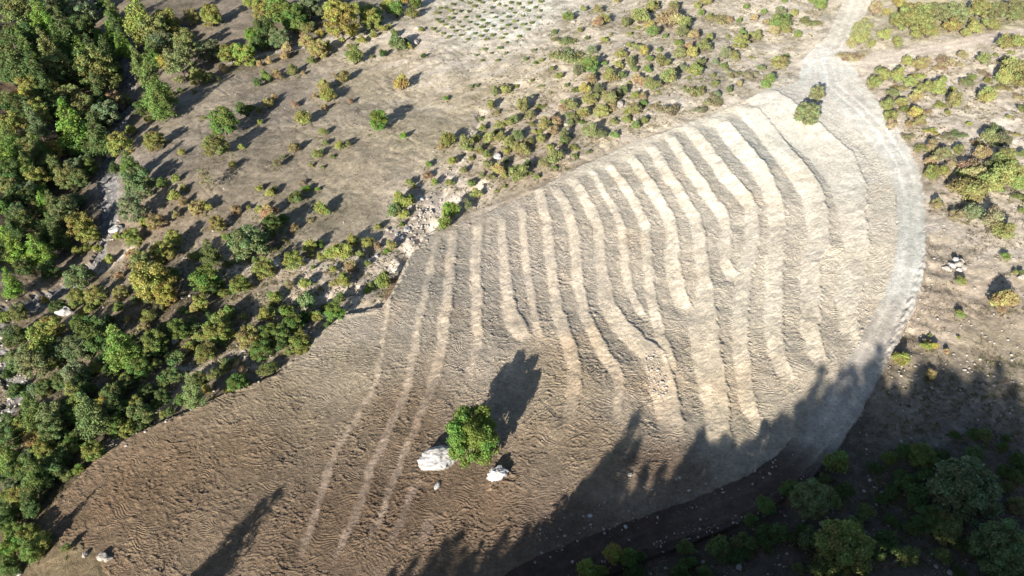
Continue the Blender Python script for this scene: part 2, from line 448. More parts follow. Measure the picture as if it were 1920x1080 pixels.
def ground(x, y):
    x, y = np.atleast_1d(np.asarray(x, float)), np.atleast_1d(np.asarray(y, float))
    i = np.clip(np.searchsorted(YS, y) - 1, 0, len(YS) - 2)
    ty = (y - YS[i]) / (YS[i + 1] - YS[i])
    u = x / halfw(y)
    j = np.clip(np.searchsorted(US, u) - 1, 0, len(US) - 2)
    tx = (u - US[j]) / (US[j + 1] - US[j])
    return (Zg[i, j] * (1 - tx) + Zg[i, j + 1] * tx) * (1 - ty) + (Zg[i + 1, j] * (1 - tx) + Zg[i + 1, j + 1] * tx) * ty


# ------------------------------------------------------------------ materials
def mat(name, rough=.95):
    m = bpy.data.materials.new(name)
    m.use_nodes = True
    nt = m.node_tree
    b = nt.nodes['Principled BSDF']
    b.inputs['Roughness'].default_value = rough
    b.inputs['Specular IOR Level'].default_value = .15
    return m, nt, b


def soil_material():
    m, nt, b = mat('soil')
    N, L = nt.nodes, nt.links
    at = N.new('ShaderNodeAttribute'); at.attribute_name = 'soil'
    tc = N.new('ShaderNodeTexCoord')
    n1 = N.new('ShaderNodeTexNoise'); n1.inputs['Scale'].default_value = 2.6; n1.inputs['Detail'].default_value = 8; n1.inputs['Roughness'].default_value = .7
    n2 = N.new('ShaderNodeTexNoise'); n2.inputs['Scale'].default_value = 9; n2.inputs['Detail'].default_value = 4
    mr = N.new('ShaderNodeMapRange'); mr.inputs[1].default_value = .3; mr.inputs[2].default_value = .7; mr.inputs[3].default_value = .68; mr.inputs[4].default_value = 1.28
    mul = N.new('ShaderNodeMixRGB'); mul.blend_type = 'MULTIPLY'; mul.inputs[0].default_value = 1
    add = N.new('ShaderNodeMath'); add.operation = 'ADD'
    bu = N.new('ShaderNodeBump'); bu.inputs['Strength'].default_value = .6; bu.inputs['Distance'].default_value = .22
    L.new(tc.outputs['Object'], n1.inputs[0]); L.new(tc.outputs['Object'], n2.inputs[0])
    L.new(n1.outputs[0], mr.inputs[0]); L.new(at.outputs['Color'], mul.inputs[1]); L.new(mr.outputs[0], mul.inputs[2])
    n3 = N.new('ShaderNodeTexNoise'); n3.inputs['Scale'].default_value = .62; n3.inputs['Detail'].default_value = 10; n3.inputs['Roughness'].default_value = .74
    mr3 = N.new('ShaderNodeMapRange'); mr3.inputs[1].default_value = .36; mr3.inputs[2].default_value = .64; mr3.inputs[3].default_value = .80; mr3.inputs[4].default_value = 1.17
    mu3 = N.new('ShaderNodeMixRGB'); mu3.blend_type = 'MULTIPLY'; mu3.inputs[0].default_value = 1
    L.new(tc.outputs['Object'], n3.inputs[0]); L.new(n3.outputs[0], mr3.inputs[0])
    L.new(mul.outputs[0], mu3.inputs[1]); L.new(mr3.outputs[0], mu3.inputs[2])
    L.new(mu3.outputs[0], b.inputs['Base Color'])
    L.new(n1.outputs[0], add.inputs[0]); L.new(n2.outputs[0], add.inputs[1]); L.new(add.outputs[0], bu.inputs['Height'])
    # crawler tracks: fine parallel grooves in bent patches, only where the ground was worked (alpha of the soil attribute)
    wn_ = N.new('ShaderNodeTexNoise'); wn_.inputs['Scale'].default_value = .22; wn_.inputs['Detail'].default_value = 1
    sc_ = N.new('ShaderNodeVectorMath'); sc_.operation = 'MULTIPLY_ADD'; sc_.inputs[1].default_value = (7, 7, 0)
    wv = N.new('ShaderNodeTexWave'); wv.bands_direction = 'Y'; wv.inputs['Scale'].default_value = .70; wv.inputs['Distortion'].default_value = 1.1
    wv.inputs['Detail'].default_value = 2; wv.inputs['Detail Scale'].default_value = 1.2
    pt = N.new('ShaderNodeTexNoise'); pt.inputs['Scale'].default_value = .45; pt.inputs['Detail'].default_value = 2
    pm = N.new('ShaderNodeMapRange'); pm.inputs[1].default_value = .46; pm.inputs[2].default_value = .60
    m1 = N.new('ShaderNodeMath'); m1.operation = 'MULTIPLY'
    m2 = N.new('ShaderNodeMath'); m2.operation = 'MULTIPLY'
    b2 = N.new('ShaderNodeBump'); b2.inputs['Strength'].default_value = .6; b2.inputs['Distance'].default_value = .07
    L.new(tc.outputs['Object'], wn_.inputs[0]); L.new(wn_.outputs[1], sc_.inputs[0]); L.new(tc.outputs['Object'], sc_.inputs[2])
    L.new(sc_.outputs[0], wv.inputs[0]); L.new(tc.outputs['Object'], pt.inputs[0]); L.new(pt.outputs[0], pm.inputs[0])
    L.new(wv.outputs['Fac'], m1.inputs[0]); L.new(pm.outputs[0], m1.inputs[1])
    L.new(m1.outputs[0], m2.inputs[0]); L.new(at.outputs['Alpha'], m2.inputs[1])
    L.new(m2.outputs[0], b2.inputs['Height']); L.new(bu.outputs[0], b2.inputs['Normal'])
    L.new(b2.outputs[0], b.inputs['Normal'])
    return m


SOIL = soil_material()


def leaf_material(name, trans=.25, hue_amp=.05, val=(.55, 1.45)):
    m, nt, b = mat(name, .7)
    N, L = nt.nodes, nt.links
    oi = N.new('ShaderNodeObjectInfo')
    lv = N.new('ShaderNodeAttribute'); lv.attribute_name = 'lv'
    lo = N.new('ShaderNodeAttribute'); lo.attribute_name = 'lo'
    hs = N.new('ShaderNodeHueSaturation')
    h = N.new('ShaderNodeMapRange'); h.inputs[3].default_value = .5 - hue_amp; h.inputs[4].default_value = .5 + hue_amp * .7
    v = N.new('ShaderNodeMapRange'); v.inputs[3].default_value = val[0]; v.inputs[4].default_value = val[1]
    L.new(lo.outputs['Fac'], h.inputs[0]); L.new(lv.outputs['Fac'], v.inputs[0])
    L.new(h.outputs[0], hs.inputs['Hue']); L.new(v.outputs[0], hs.inputs['Value'])
    L.new(oi.outputs['Color'], hs.inputs['Color'])
    L.new(hs.outputs[0], b.inputs['Base Color'])
    tr = N.new('ShaderNodeBsdfTranslucent'); mx = N.new('ShaderNodeMixShader'); mx.inputs[0].default_value = trans
    L.new(hs.outputs[0], tr.inputs[0]); L.new(b.outputs[0], mx.inputs[1]); L.new(tr.outputs[0], mx.inputs[2])
    L.new(mx.outputs[0], N['Material Output'].inputs[0])
    return m


LEAF = leaf_material('leaves', .36)
NEEDLE = leaf_material('needles', .28, .03)


def bark_material():
    m, nt, b = mat('bark')
    n = nt.nodes.new('ShaderNodeTexNoise'); n.inputs['Scale'].default_value = 12
    r = nt.nodes.new('ShaderNodeValToRGB')
    r.color_ramp.elements[0].color = (.035, .026, .02, 1); r.color_ramp.elements[1].color = (.16, .13, .10, 1)
    nt.links.new(n.outputs[0], r.inputs[0]); nt.links.new(r.outputs[0], b.inputs['Base Color'])
    return m


BARK = bark_material()


def rock_material(name, c0, c1):
    m, nt, b = mat(name, .85)
    N, L = nt.nodes, nt.links
    tc = N.new('ShaderNodeTexCoord')
    n = N.new('ShaderNodeTexNoise'); n.inputs['Scale'].default_value = 1.6; n.inputs['Detail'].default_value = 9; n.inputs['Roughness'].default_value = .72
    r = N.new('ShaderNodeValToRGB')
    r.color_ramp.elements[0].position = .34; r.color_ramp.elements[1].position = .52
    r.color_ramp.elements[0].color = c0 + (1,); r.color_ramp.elements[1].color = c1 + (1,)
    bu = N.new('ShaderNodeBump'); bu.inputs['Strength'].default_value = .5; bu.inputs['Distance'].default_value = .12
    L.new(tc.outputs['Object'], n.inputs[0]); L.new(n.outputs[0], r.inputs[0]); L.new(r.outputs[0], b.inputs['Base Color'])
    L.new(n.outputs[0], bu.inputs['Height']); L.new(bu.outputs[0], b.inputs['Normal'])
    return m


ROCKW = rock_material('white_limestone', (.17, .155, .14), (.43, .42, .41))
ROCKG = rock_material('weathered_limestone', (.16, .14, .12), (.33, .295, .26))

# ------------------------------------------------------------------ the ground as one sheet cut into its kinds of ground
NR, NC = GX.shape
idx = np.arange(NV).reshape(NR, NC)
F = np.stack([idx[:-1, :-1], idx[:-1, 1:], idx[1:, 1:], idx[1:, :-1]], -1).reshape(-1, 4)
gy_, gx_ = np.gradient(Zg)
dxu = np.gradient(GX, axis=1)
dxy = np.gradient(GX, axis=0)
dyy = np.gradient(GY, axis=0)
zx = gx_ / dxu
zy = (gy_ - zx * dxy) / dyy
nrm = np.stack([-zx, -zy, np.ones_like(zx)], -1).reshape(-1, 3)
nrm /= np.linalg.norm(nrm, axis=1)[:, None]
P3 = np.stack([X, Y, Z], 1)
reg = np.zeros(NV, np.int32)
reg[in_str] = 3
reg[in_field & near] = 1
reg[in_r2 & near & ~in_field] = 4
reg[in_road & near] = 2
bk = (bank_id >= 0) & (reg == 1)
reg[bk] = 10 + bank_id[bk]
freg = reg[F[:, 0]]


def sheet(name, fsel, parent=None, kind='structure'):
    fs = F[fsel]
    uniq, inv = np.unique(fs.ravel(), return_inverse=True)
    me = bpy.data.meshes.new(name)
    me.vertices.add(len(uniq))
    me.vertices.foreach_set('co', P3[uniq].astype(np.float32).ravel())
    nf = len(fs)
    me.loops.add(nf * 4)
    me.loops.foreach_set('vertex_index', inv.astype(np.int32).ravel())
    me.polygons.add(nf)
    me.polygons.foreach_set('loop_start', np.arange(nf, dtype=np.int32) * 4)
    me.polygons.foreach_set('loop_total', np.full(nf, 4, np.int32))
    me.update(calc_edges=True)
    me.polygons.foreach_set('use_smooth', np.ones(nf, bool))
    at = me.color_attributes.new('soil', 'FLOAT_COLOR', 'POINT')
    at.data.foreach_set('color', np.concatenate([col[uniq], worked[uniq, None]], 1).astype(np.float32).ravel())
    me.normals_split_custom_set_from_vertices(nrm[uniq].tolist())
    me.materials.append(SOIL)
    o = bpy.data.objects.new(name, me)
    C.objects.link(o)
    if parent:
        o.parent = parent
    elif kind:
        o['kind'] = kind
    return o


sheet('ground', freg == 0)
field = sheet('terraced_field', freg == 1)
sheet('dirt_road', freg == 2)
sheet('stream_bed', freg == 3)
sheet('dirt_path', freg == 4)
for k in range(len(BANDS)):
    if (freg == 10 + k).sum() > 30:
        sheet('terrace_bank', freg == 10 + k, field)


# ------------------------------------------------------------------ plant meshes
def quads_mesh(name, V, nper, m, lv=None, lo=None, smooth=False):
    """V: (n, nper, 3) faces"""
    n = len(V)
    me = bpy.data.meshes.new(name)
    me.vertices.add(n * nper)
    me.vertices.foreach_set('co', V.astype(np.float32).ravel())
    me.loops.add(n * nper)
    me.loops.foreach_set('vertex_index', np.arange(n * nper, dtype=np.int32))
    me.polygons.add(n)
    me.polygons.foreach_set('loop_start', np.arange(n, dtype=np.int32) * nper)
    me.polygons.foreach_set('loop_total', np.full(n, nper, np.int32))
    me.update(calc_edges=True)
    for nm, a in (('lv', lv), ('lo', lo)):
        if a is not None:
            t = me.attributes.new(nm, 'FLOAT', 'POINT')
            t.data.foreach_set('value', np.repeat(a, nper).astype(np.float32))
    me.materials.append(m)
    return me


def unit(v):
    return v / (np.linalg.norm(v, axis=-1, keepdims=True) + 1e-9)


def leaves_at(rs, P, Nn, size, stretch=1.5, jit=.75):
    n = len(P)
    nn = unit(Nn + jit * rs.normal(size=(n, 3)))
    t = unit(np.cross(nn, rs.normal(size=(n, 3))))
    b = np.cross(nn, t)
    s = size * (.6 + .8 * rs.rand(n))[:, None]
    l = s * stretch
    return np.stack([P - t * l * .5, P + b * s * .42 - t * l * .05, P + t * l * .5, P - b * s * .42 + t * l * .05], 1)


def lobes_mesh(name, seed, lobes, n, size, m, under=-.35, fluff=.16):
    """foliage of many small leaves spread through the outer part of overlapping lobes (cx,cy,cz,rx,rz)"""
    rs = np.random.RandomState(seed)
    lobes = np.asarray(lobes)
    area = lobes[:, 3] * (lobes[:, 3] + lobes[:, 4])
    k = rs.choice(len(lobes), n, p=area / area.sum())
    d = unit(rs.normal(size=(n, 3)))
    d[:, 2] = np.where(d[:, 2] < under, -d[:, 2] * .6, d[:, 2])
    d = unit(d)
    r = (1 - .45 * rs.rand(n) ** 1.8 + fluff * rs.normal(size=n) * .6)[:, None]
    c = lobes[k]
    sc = np.stack([c[:, 3], c[:, 3], c[:, 4]], 1)
    P = c[:, :3] + d * sc * r
    V = leaves_at(rs, P, d + np.array([0, 0, .35]), size)
    lobe_r = rs.rand(len(lobes))
    return quads_mesh(name, V, 4, m, np.clip(.5 + .22 * rs.normal(size=n) + .3 * (lobe_r[k] - .5), 0, 1), np.clip(lobe_r[k] + .25 * rs.normal(size=n), 0, 1))


def tube(paths, sides=7):
    """paths: list of [(x,y,z,r)...]; returns quads"""
    out = []
    for p in paths:
        p = np.asarray(p, float)
        rings = []
        for i in range(len(p)):
            d = unit(p[min(i + 1, len(p) - 1), :3] - p[max(i - 1, 0), :3])
            a = unit(np.cross(d, np.array([.3, 1, .2])))
            b = np.cross(d, a)
            th = np.arange(sides) * 2 * np.pi / sides
            rings.append(p[i, :3] + p[i, 3] * (np.cos(th)[:, None] * a + np.sin(th)[:, None] * b))
        for i in range(len(p) - 1):
            for j in range(sides):
                q = (j + 1) % sides
                out.append([rings[i][j], rings[i][q], rings[i + 1][q], rings[i + 1][j]])
    return np.array(out)


def tree_lobes(rs, n, w=.5, h=1.0, flat=.8):
    L = [(0, 0, h * .52, w * .60, h * .32)]
    for i in range(n):
        a = i * 2.399 + rs.rand() * .6
        t = (i + .5) / n
        z = h * (.17 + .72 * t) + .04 * rs.normal()
        rr = w * (.86 * math.sqrt(max(0.02, 1 - ((z / h - .42) / .60) ** 2))) * (.75 + .35 * rs.rand())
        r = w * (.17 + .15 * rs.rand())
        L.append((rr * math.cos(a), rr * math.sin(a), z, r, r * flat))
    return L


def trunk_paths(rs, lobes, h, r0):
    p = [[(0, 0, -.12 * h, r0 * 1.3), (.01, .01, .05 * h, r0), (.02 * rs.normal(), .02 * rs.normal(), .3 * h, r0 * .75), (.03 * rs.normal(), .03 * rs.normal(), .62 * h, r0 * .4), (0, 0, .85 * h, r0 * .12)]]
    for l in lobes[1::2]:
        z0 = min(.25 * h + .3 * rs.rand() * h, l[2] - .05)
        p.append([(0, 0, z0, r0 * .5), (l[0] * .5, l[1] * .5, z0 + (l[2] - z0) * .6, r0 * .3), (l[0] * .95, l[1] * .95, l[2], r0 * .1)])
    return p


def shrub_lobes(rs, n):
    L = [(0, 0, .24, .34, .30)]
    for i in range(n):
        a = i * 2.399 + rs.rand()
        rr = .10 + .28 * rs.rand()
        r = .10 + .10 * rs.rand()
        L.append((rr * math.cos(a), rr * math.sin(a), .14 + (.48 - rr * .7) * rs.rand() + .06, r, r * (.85 + .4 * rs.rand())))
    return L


LIB = {}
rs0 = np.random.RandomState(5)
LIB['tree'] = []
for i in range(6):
    rs = np.random.RandomState(100 + i)
    h = (1.05, .95, 1.15, .9, 1.0, 1.25)[i]
    L = tree_lobes(rs, 26 + 3 * i, .5, h)
    LIB['tree'].append((lobes_mesh('crown', 200 + i, L, 9000, .036, LEAF, fluff=.28), quads_mesh('trunk', tube(trunk_paths(rs, L, h, .035)), 4, BARK), h))
LIB['pine'] = []
for i in range(5):
    rs = np.random.RandomState(300 + i)
    h = (2.0, 1.75, 2.3, 1.6, 1.9)[i]
    L, P = [], [[(0, 0, -.15, .05), (0, 0, .3, .04), (.02 * rs.normal(), .02 * rs.normal(), h * .6, .025), (0, 0, h, .006)]]
    nw = 11
    for wl in range(nw):
        t = wl / (nw - 1)
        z = h * (.18 + .78 * t)
        rad = .5 * (1 - t) ** .8 * (.85 + .3 * rs.rand()) + .05
        nb = max(2, int(6 - 4 * t))
        for b in range(nb):
            a = wl * 1.1 + b * 2 * np.pi / nb + .5 * rs.normal()
            q = rad * (.8 + .35 * rs.rand())
            r = .10 + .09 * (1 - t)
            L.append((q * .72 * math.cos(a), q * .72 * math.sin(a), z + .1 * q, r, r * .75))
            if q > .3:
                L.append((q * .34 * math.cos(a), q * .34 * math.sin(a), z, r * .9, r * .6))
            P.append([(0, 0, z - .05, .014), (q * .5 * math.cos(a), q * .5 * math.sin(a), z - .01, .009), (q * math.cos(a), q * math.sin(a), z + .1 * q, .003)])
    L.append((0, 0, h * .97, .07, .12))
    LIB['pine'].append((lobes_mesh('crown', 320 + i, L, 8500, .040, NEEDLE, under=-.7, fluff=.3), quads_mesh('trunk', tube(P, 6), 4, BARK), h))
LIB['shrub'] = []
for i in range(9):
    rs = np.random.RandomState(400 + i)
    L = shrub_lobes(rs, 11 + i)
    st = []
    for l in L[1:]:
        st.append([(0, 0, -.08, .02), (l[0] * .5, l[1] * .5, l[2] * .55, .012), (l[0], l[1], l[2], .004)])
    LIB['shrub'].append((lobes_mesh('shrub', 420 + i, L, 3400, .048, LEAF, under=-.2, fluff=.3), quads_mesh('stems', tube(st, 5), 4, BARK), .68))
LIB['sparse'] = []
for i in range(2):
    rs = np.random.RandomState(500 + i)
    L = tree_lobes(rs, 18, .5, 1.5, .8)
    LIB['sparse'].append((lobes_mesh('crown', 520 + i, L, 1100, .05, LEAF, fluff=.4), quads_mesh('trunk', tube(trunk_paths(rs, L, 1.5, .03)), 4, BARK), 1.5))
LIB['low'] = []
for i in range(4):
    rs = np.random.RandomState(540 + i)
    L = [(.36 * rs.normal() * .6, .36 * rs.normal() * .6, .12 + .08 * rs.rand(), .16 + .08 * rs.rand(), .12 + .06 * rs.rand()) for _ in range(9)]
    LIB['low'].append((lobes_mesh('shrub', 560 + i, L, 2200, .046, LEAF, under=-.1, fluff=.4), quads_mesh('stems', tube([[(0, 0, -.05, .015), (l[0] * .6, l[1] * .6, .1, .01), (l[0], l[1], l[2], .004)] for l in L], 4), 4, BARK), .38))

PAL = {'g': (.142, .212, .056), 'b': (.162, .268, .052), 'd': (.094, .142, .048), 'o': (.200, .228, .082), 'y': (.282, .305, .084),
       'Y': (.390, .350, .085), 'O': (.350, .275, .140), 'r': (.290, .215, .140), 's': (.182, .232, .120), 'w': (.26, .23, .16)}
CNAME = {'g': 'green', 'b': 'bright green', 'd': 'dark green', 'o': 'olive green', 'y': 'yellow-green', 'Y': 'golden yellow', 'O': 'orange-brown', 'r': 'rust-brown', 's': 'grey-green', 'w': 'straw'}

# ------------------------------------------------------------------ plants read off the photograph: cx,cy,width,colours[,kind] per tile enlarged 3x
T1 = """230,110,110,b,P;640,80,80,g,P;760,60,150,y/b,P;560,190,70,b,P;620,180,80,b,P;440,280,90,b,P;610,280,60,b,P;670,270,50,b,P;715,255,60,b,P;265,270,100,o,P;850,290,80,g,P;775,340,80,o/g,P;390,680,160,b,P;30,870,120,b,P;230,830,60,b,P
80,60,160,o/d;330,40,120,d/s;450,40,130,s;540,400,200,o/g;170,370,80,Y;320,370,150,o;150,470,110,y;110,540,80,Y;300,510,90,Y/y;380,520,120,o;200,600,110,y;470,600,120,o;580,610,130,s;640,560,90,O/r;690,540,70,o;250,660,70,y;60,680,120,y;150,800,110,o;50,770,100,g;310,840,80,Y;410,860,60,o;290,930,100,o;370,990,120,o;490,920,80,s;420,960,90,s;140,940,100,g;60,960,120,d;200,1000,110,y;40,1040,90,o;140,1050,100,s;220,1060,80,b;870,150,150,o;900,230,130,s;940,120,120,y;920,330,80,Y;1010,330,160,o/s;1040,240,120,o;1180,80,100,y;1200,120,60,y;1080,90,70,y/O;1170,260,120,s;860,470,160,g;890,560,120,g;800,590,90,d;960,530,50,y/O;860,610,40,y;1110,420,80,y;1170,440,60,o;1290,290,100,y;1370,280,120,y/b;1410,190,70,b;1400,30,60,y;1250,670,135,g,T;1210,810,110,o;1380,620,90,d,S;860,770,100,o/Y;670,800,110,y;740,740,50,y;840,680,40,y;1020,860,40,y;1145,665,25,y;720,900,110,g;760,1000,150,s/g;640,950,60,d;910,1040,60,g;990,1010,50,y;1030,1060,40,y;1160,1000,95,o/w,B;1310,930,40,y;1360,830,30,y;1260,390,50,O;1230,450,25,y;915,655,30,g;1090,515,25,y;1010,510,30,g;100,170,150,d;350,150,150,d;480,170,120,d;90,330,150,d;400,430,130,d;540,760,120,d;500,820,100,d;600,330,110,d;330,600,110,d;560,520,110,d;660,180,90,d;220,440,110,d;60,240,110,d;100,860,110,d;430,780,100,d;20,540,80,o;520,300,90,d;340,250,110,g;160,290,90,g"""  # the run of dark trees stands in for shadowed gaps between crowns
T2 = """40,60,100,y;130,60,120,g;210,80,120,g;300,30,120,s;440,40,100,y;480,115,165,y/Y;560,60,80,y;640,60,120,g/o;740,40,80,y;790,70,80,g;830,10,60,Y;900,20,80,g;880,80,60,o;650,110,95,y;50,170,120,d;130,200,100,s/d;150,120,60,b;220,150,90,g;280,160,70,o;20,260,90,d;280,240,80,O/y;360,190,40,Y;345,265,95,y/O;400,270,60,o;310,345,50,o;170,275,60,O;160,320,50,O;20,365,40,O;75,350,45,O;540,190,40,y;595,228,45,y;660,205,35,y;530,262,40,o;555,330,85,o/y;525,315,40,g;650,320,25,o;715,305,45,d;780,190,45,o;800,250,90,s/g;835,235,45,d;860,262,40,y;715,165,40,y;750,150,30,y;930,165,30,y;495,440,60,y/O;390,490,70,y/O;400,545,75,y;330,545,35,O;530,568,30,r;215,590,40,r;385,608,35,O;262,680,80,y/o;55,440,60,g;10,475,50,d;120,425,60,O;205,400,60,o;265,410,30,O;70,590,60,y/O;20,630,40,o;105,555,40,O;25,690,30,y;820,475,88,Y/O;690,658,100,b/g,T;828,768,38,b;1068,556,28,b;1240,483,22,g;1210,487,25,s;940,315,28,d;215,835,62,O/o;380,745,45,o;390,805,35,o;345,870,55,o;470,822,60,y;520,818,30,o;430,885,25,g;150,882,20,g;118,928,45,r/g;310,932,25,y;375,940,22,o;440,425,20,O;270,1030,25,r;20,1060,40,y;285,1065,45,b;345,1062,25,b;110,1070,40,o;1340,520,60,s/y;1405,505,60,y;1320,600,55,y;1265,655,35,g;1420,690,45,y;1370,705,45,y;1075,800,75,y/o;1045,830,40,O;1180,800,90,y/o;1240,770,50,y;1310,780,70,y;1370,780,60,y;1420,800,60,y;1255,850,50,y;1105,905,50,y;1170,960,45,o;1365,965,68,Y/O;1305,935,50,o;1405,910,45,d;1210,1035,45,b;1090,1025,45,o;965,990,45,r/O;1005,1025,45,y;860,1030,40,o;890,1055,30,y;970,930,35,g;1270,990,30,o;1320,1000,40,o"""
T3 = """315,100,52,b;400,55,30,y;480,60,50,y/O;590,5,40,Y;515,115,50,y;485,140,50,O;235,185,28,g;300,225,80,o,L;380,175,30,y;420,215,22,g;125,283,20,g;75,335,25,g;130,360,25,g;165,345,25,y;225,390,30,o;320,330,110,o,L;370,410,60,s;435,355,82,b,T;450,290,50,s;305,483,25,g;640,130,60,o;720,100,90,y/o;780,50,60,y;800,30,40,y;790,185,60,b/g;770,150,50,Y/O;885,110,120,O/o;910,40,60,o;970,140,70,y;950,190,60,o;1025,200,60,O;1060,80,35,b;1105,105,35,y;1090,10,60,y;1040,40,40,y;1170,110,80,O/o,L;1220,110,40,O;1275,120,30,b;1315,43,30,b;1415,65,30,b;1365,110,40,O;1290,225,72,y,T;1300,180,40,b;1370,200,60,y/o;1430,125,30,O;1110,210,50,y;700,270,45,o;742,300,60,Y;825,285,30,g;610,310,50,y;670,350,60,o;600,365,45,y;690,395,35,g;760,400,45,b;840,350,70,o/y;870,360,50,y;940,310,60,o;1010,305,60,Y/O;995,265,50,O;1080,270,60,o/y;1030,400,78,y/b;1060,360,50,o;960,380,40,s;1145,350,35,s;1200,310,60,s;1250,320,50,y;545,440,80,y;445,455,60,O;405,510,60,Y;435,560,70,y;480,510,60,o/d;615,430,45,g;520,360,30,b;700,450,60,O;790,475,80,y/o;730,470,50,O;880,440,80,y/o;630,510,50,g;590,540,60,o;550,570,80,y/s;740,540,45,O;735,580,30,b;690,620,60,o/y;650,630,50,y;500,640,70,y;560,610,50,O;400,640,60,y;330,590,80,o/y;340,660,60,o;290,610,50,O;180,710,70,Y/o;165,790,50,y;250,680,60,O;235,740,50,O;290,770,60,o/g;440,740,95,y/s;500,750,60,d;575,765,40,b/g;690,710,52,b/g;240,890,90,y/o;295,800,50,g;60,600,80,o/y;100,650,60,o;10,670,50,g;30,770,60,g/d;20,830,60,y;70,850,60,y;100,800,50,o;40,980,95,g/y;90,930,40,d;175,930,50,o;1020,520,90,o,L;1060,500,60,y,L;1220,510,42,g;1130,570,80,O/s,L;1150,540,40,s;1280,475,30,O;1425,475,50,b/g;800,600,50,O/s,L;870,620,90,r/s,L;1050,620,60,s/r,L;545,400,40,o;1230,420,60,O/s,L;1340,420,60,r/s,L"""
T4 = """65,130,90,b/g;35,180,50,O;100,170,40,y;295,35,70,b;165,200,40,b;230,120,70,o,L;65,365,80,y/o;105,315,25,g;10,455,55,b;145,75,40,y;90,10,25,b;250,10,35,b;70,70,50,s;600,60,90,O/r;535,160,120,s/y,T;580,250,60,y;520,220,90,y;470,250,60,y/O;440,325,80,O/r,L;500,310,70,r,L;650,210,70,y;730,240,65,y;665,75,40,Y;740,20,80,Y;720,120,90,y;850,60,190,y/g,T;960,50,120,s/y,T;1060,60,140,s/y,T;1190,40,120,y,T;1300,50,100,o,T;1400,40,120,o,T;1030,150,80,Y/y;1160,160,80,y;1260,140,90,y;1390,90,80,o;830,200,60,y;900,185,90,y;1110,190,60,y;1340,250,90,y;1400,240,80,y;780,350,70,y;850,370,80,y/O;620,400,50,o;590,480,80,y/g;650,440,80,y;720,440,100,y;800,470,70,y;890,345,50,O;1010,340,110,r/O,L;960,380,60,O,L;1090,310,50,O;1210,340,70,y/o;1210,410,60,r,L;985,447,40,b;1145,440,42,b/g;890,500,80,y;950,510,100,y;1040,570,110,y/O;1225,550,95,y;670,600,80,y/g;750,580,70,y;830,550,80,y/O;690,660,70,y;690,710,70,r/O;825,645,70,Y/y;880,630,80,O,L;850,690,60,y/O;1380,400,140,y/o;1330,450,110,y;1410,470,90,y;1420,545,50,O,L;920,830,70,O;960,880,80,o/O;1000,870,60,o;910,920,80,O;990,970,60,Y/b;920,990,90,y/b;1140,950,100,O/r;1160,1000,110,O/y;1200,880,80,O/o;1250,780,90,o;1180,800,60,O,L;1320,790,90,d/r;1340,890,115,g/y,T;1270,930,90,o/d;1390,960,100,y;1320,1000,140,y;1400,1040,100,b/y;1240,1050,140,y;1110,1050,80,y;1040,1060,80,O/o;800,770,60,O/s,L;1010,770,60,r/s,L;1050,930,50,O,L;1430,870,50,g"""
T5 = """70,280,110,b,P;200,300,115,b,P;230,40,80,b,P;50,510,90,b,P;200,820,160,y/b,P;350,90,130,o/s;100,110,80,d/s;450,190,130,Y/o;510,230,80,y;430,330,60,y;490,320,40,y;540,310,50,y;430,450,130,s/g;740,100,130,s;740,240,90,y/g;870,160,90,O/o;810,180,60,y;660,250,40,y;620,380,60,y;740,360,60,O;720,420,50,r;670,475,40,O;670,550,80,y/O;910,310,120,y;975,260,80,y;850,480,190,y/Y,T;920,560,110,Y;800,400,110,o;950,450,80,g;430,590,90,y/o;530,570,90,y/o;500,660,50,y;455,685,40,y;670,660,50,g/y;720,720,40,Y/O;620,730,60,d;1150,470,145,g/b,T;1165,310,110,d/o;1390,260,180,s/g,T;1220,170,80,y/O;1330,110,50,O;1400,95,25,y;1100,80,80,O/y;1160,85,60,y;1030,60,50,O;980,20,70,y;990,130,50,O;1340,510,90,y/g;1210,560,70,d;1125,620,80,y;1090,660,50,O/y;1280,410,50,o/d;520,790,160,d/g;660,850,165,g/b,T;270,740,130,y;330,640,80,d;200,960,150,s/o;430,880,120,s/d;330,890,110,s;90,950,90,s/g;420,1010,120,s;530,990,70,y;620,990,80,d/g;600,930,70,d;810,930,70,y/g;880,970,50,y/o;870,840,120,g/y;1000,770,100,g;920,760,60,o;1210,770,120,y/g;1290,680,70,g/y;1150,880,100,y/o;1250,920,70,s/g;1390,780,120,y/O;1420,860,60,y;1060,870,60,y;1030,900,50,O;1100,1010,80,o/d;1200,1020,70,o;1350,970,60,r/O;20,700,70,y/g;60,790,90,s;40,1010,70,d;700,1040,60,g/y;915,655,30,y/O;810,680,30,y;1330,1040,100,g;1100,1060,60,y;920,1060,70,d/g;250,600,40,Y;20,60,90,d;160,20,100,d;290,180,100,d;60,180,90,d;330,250,90,d;120,410,80,d;270,430,90,d;110,680,80,o"""
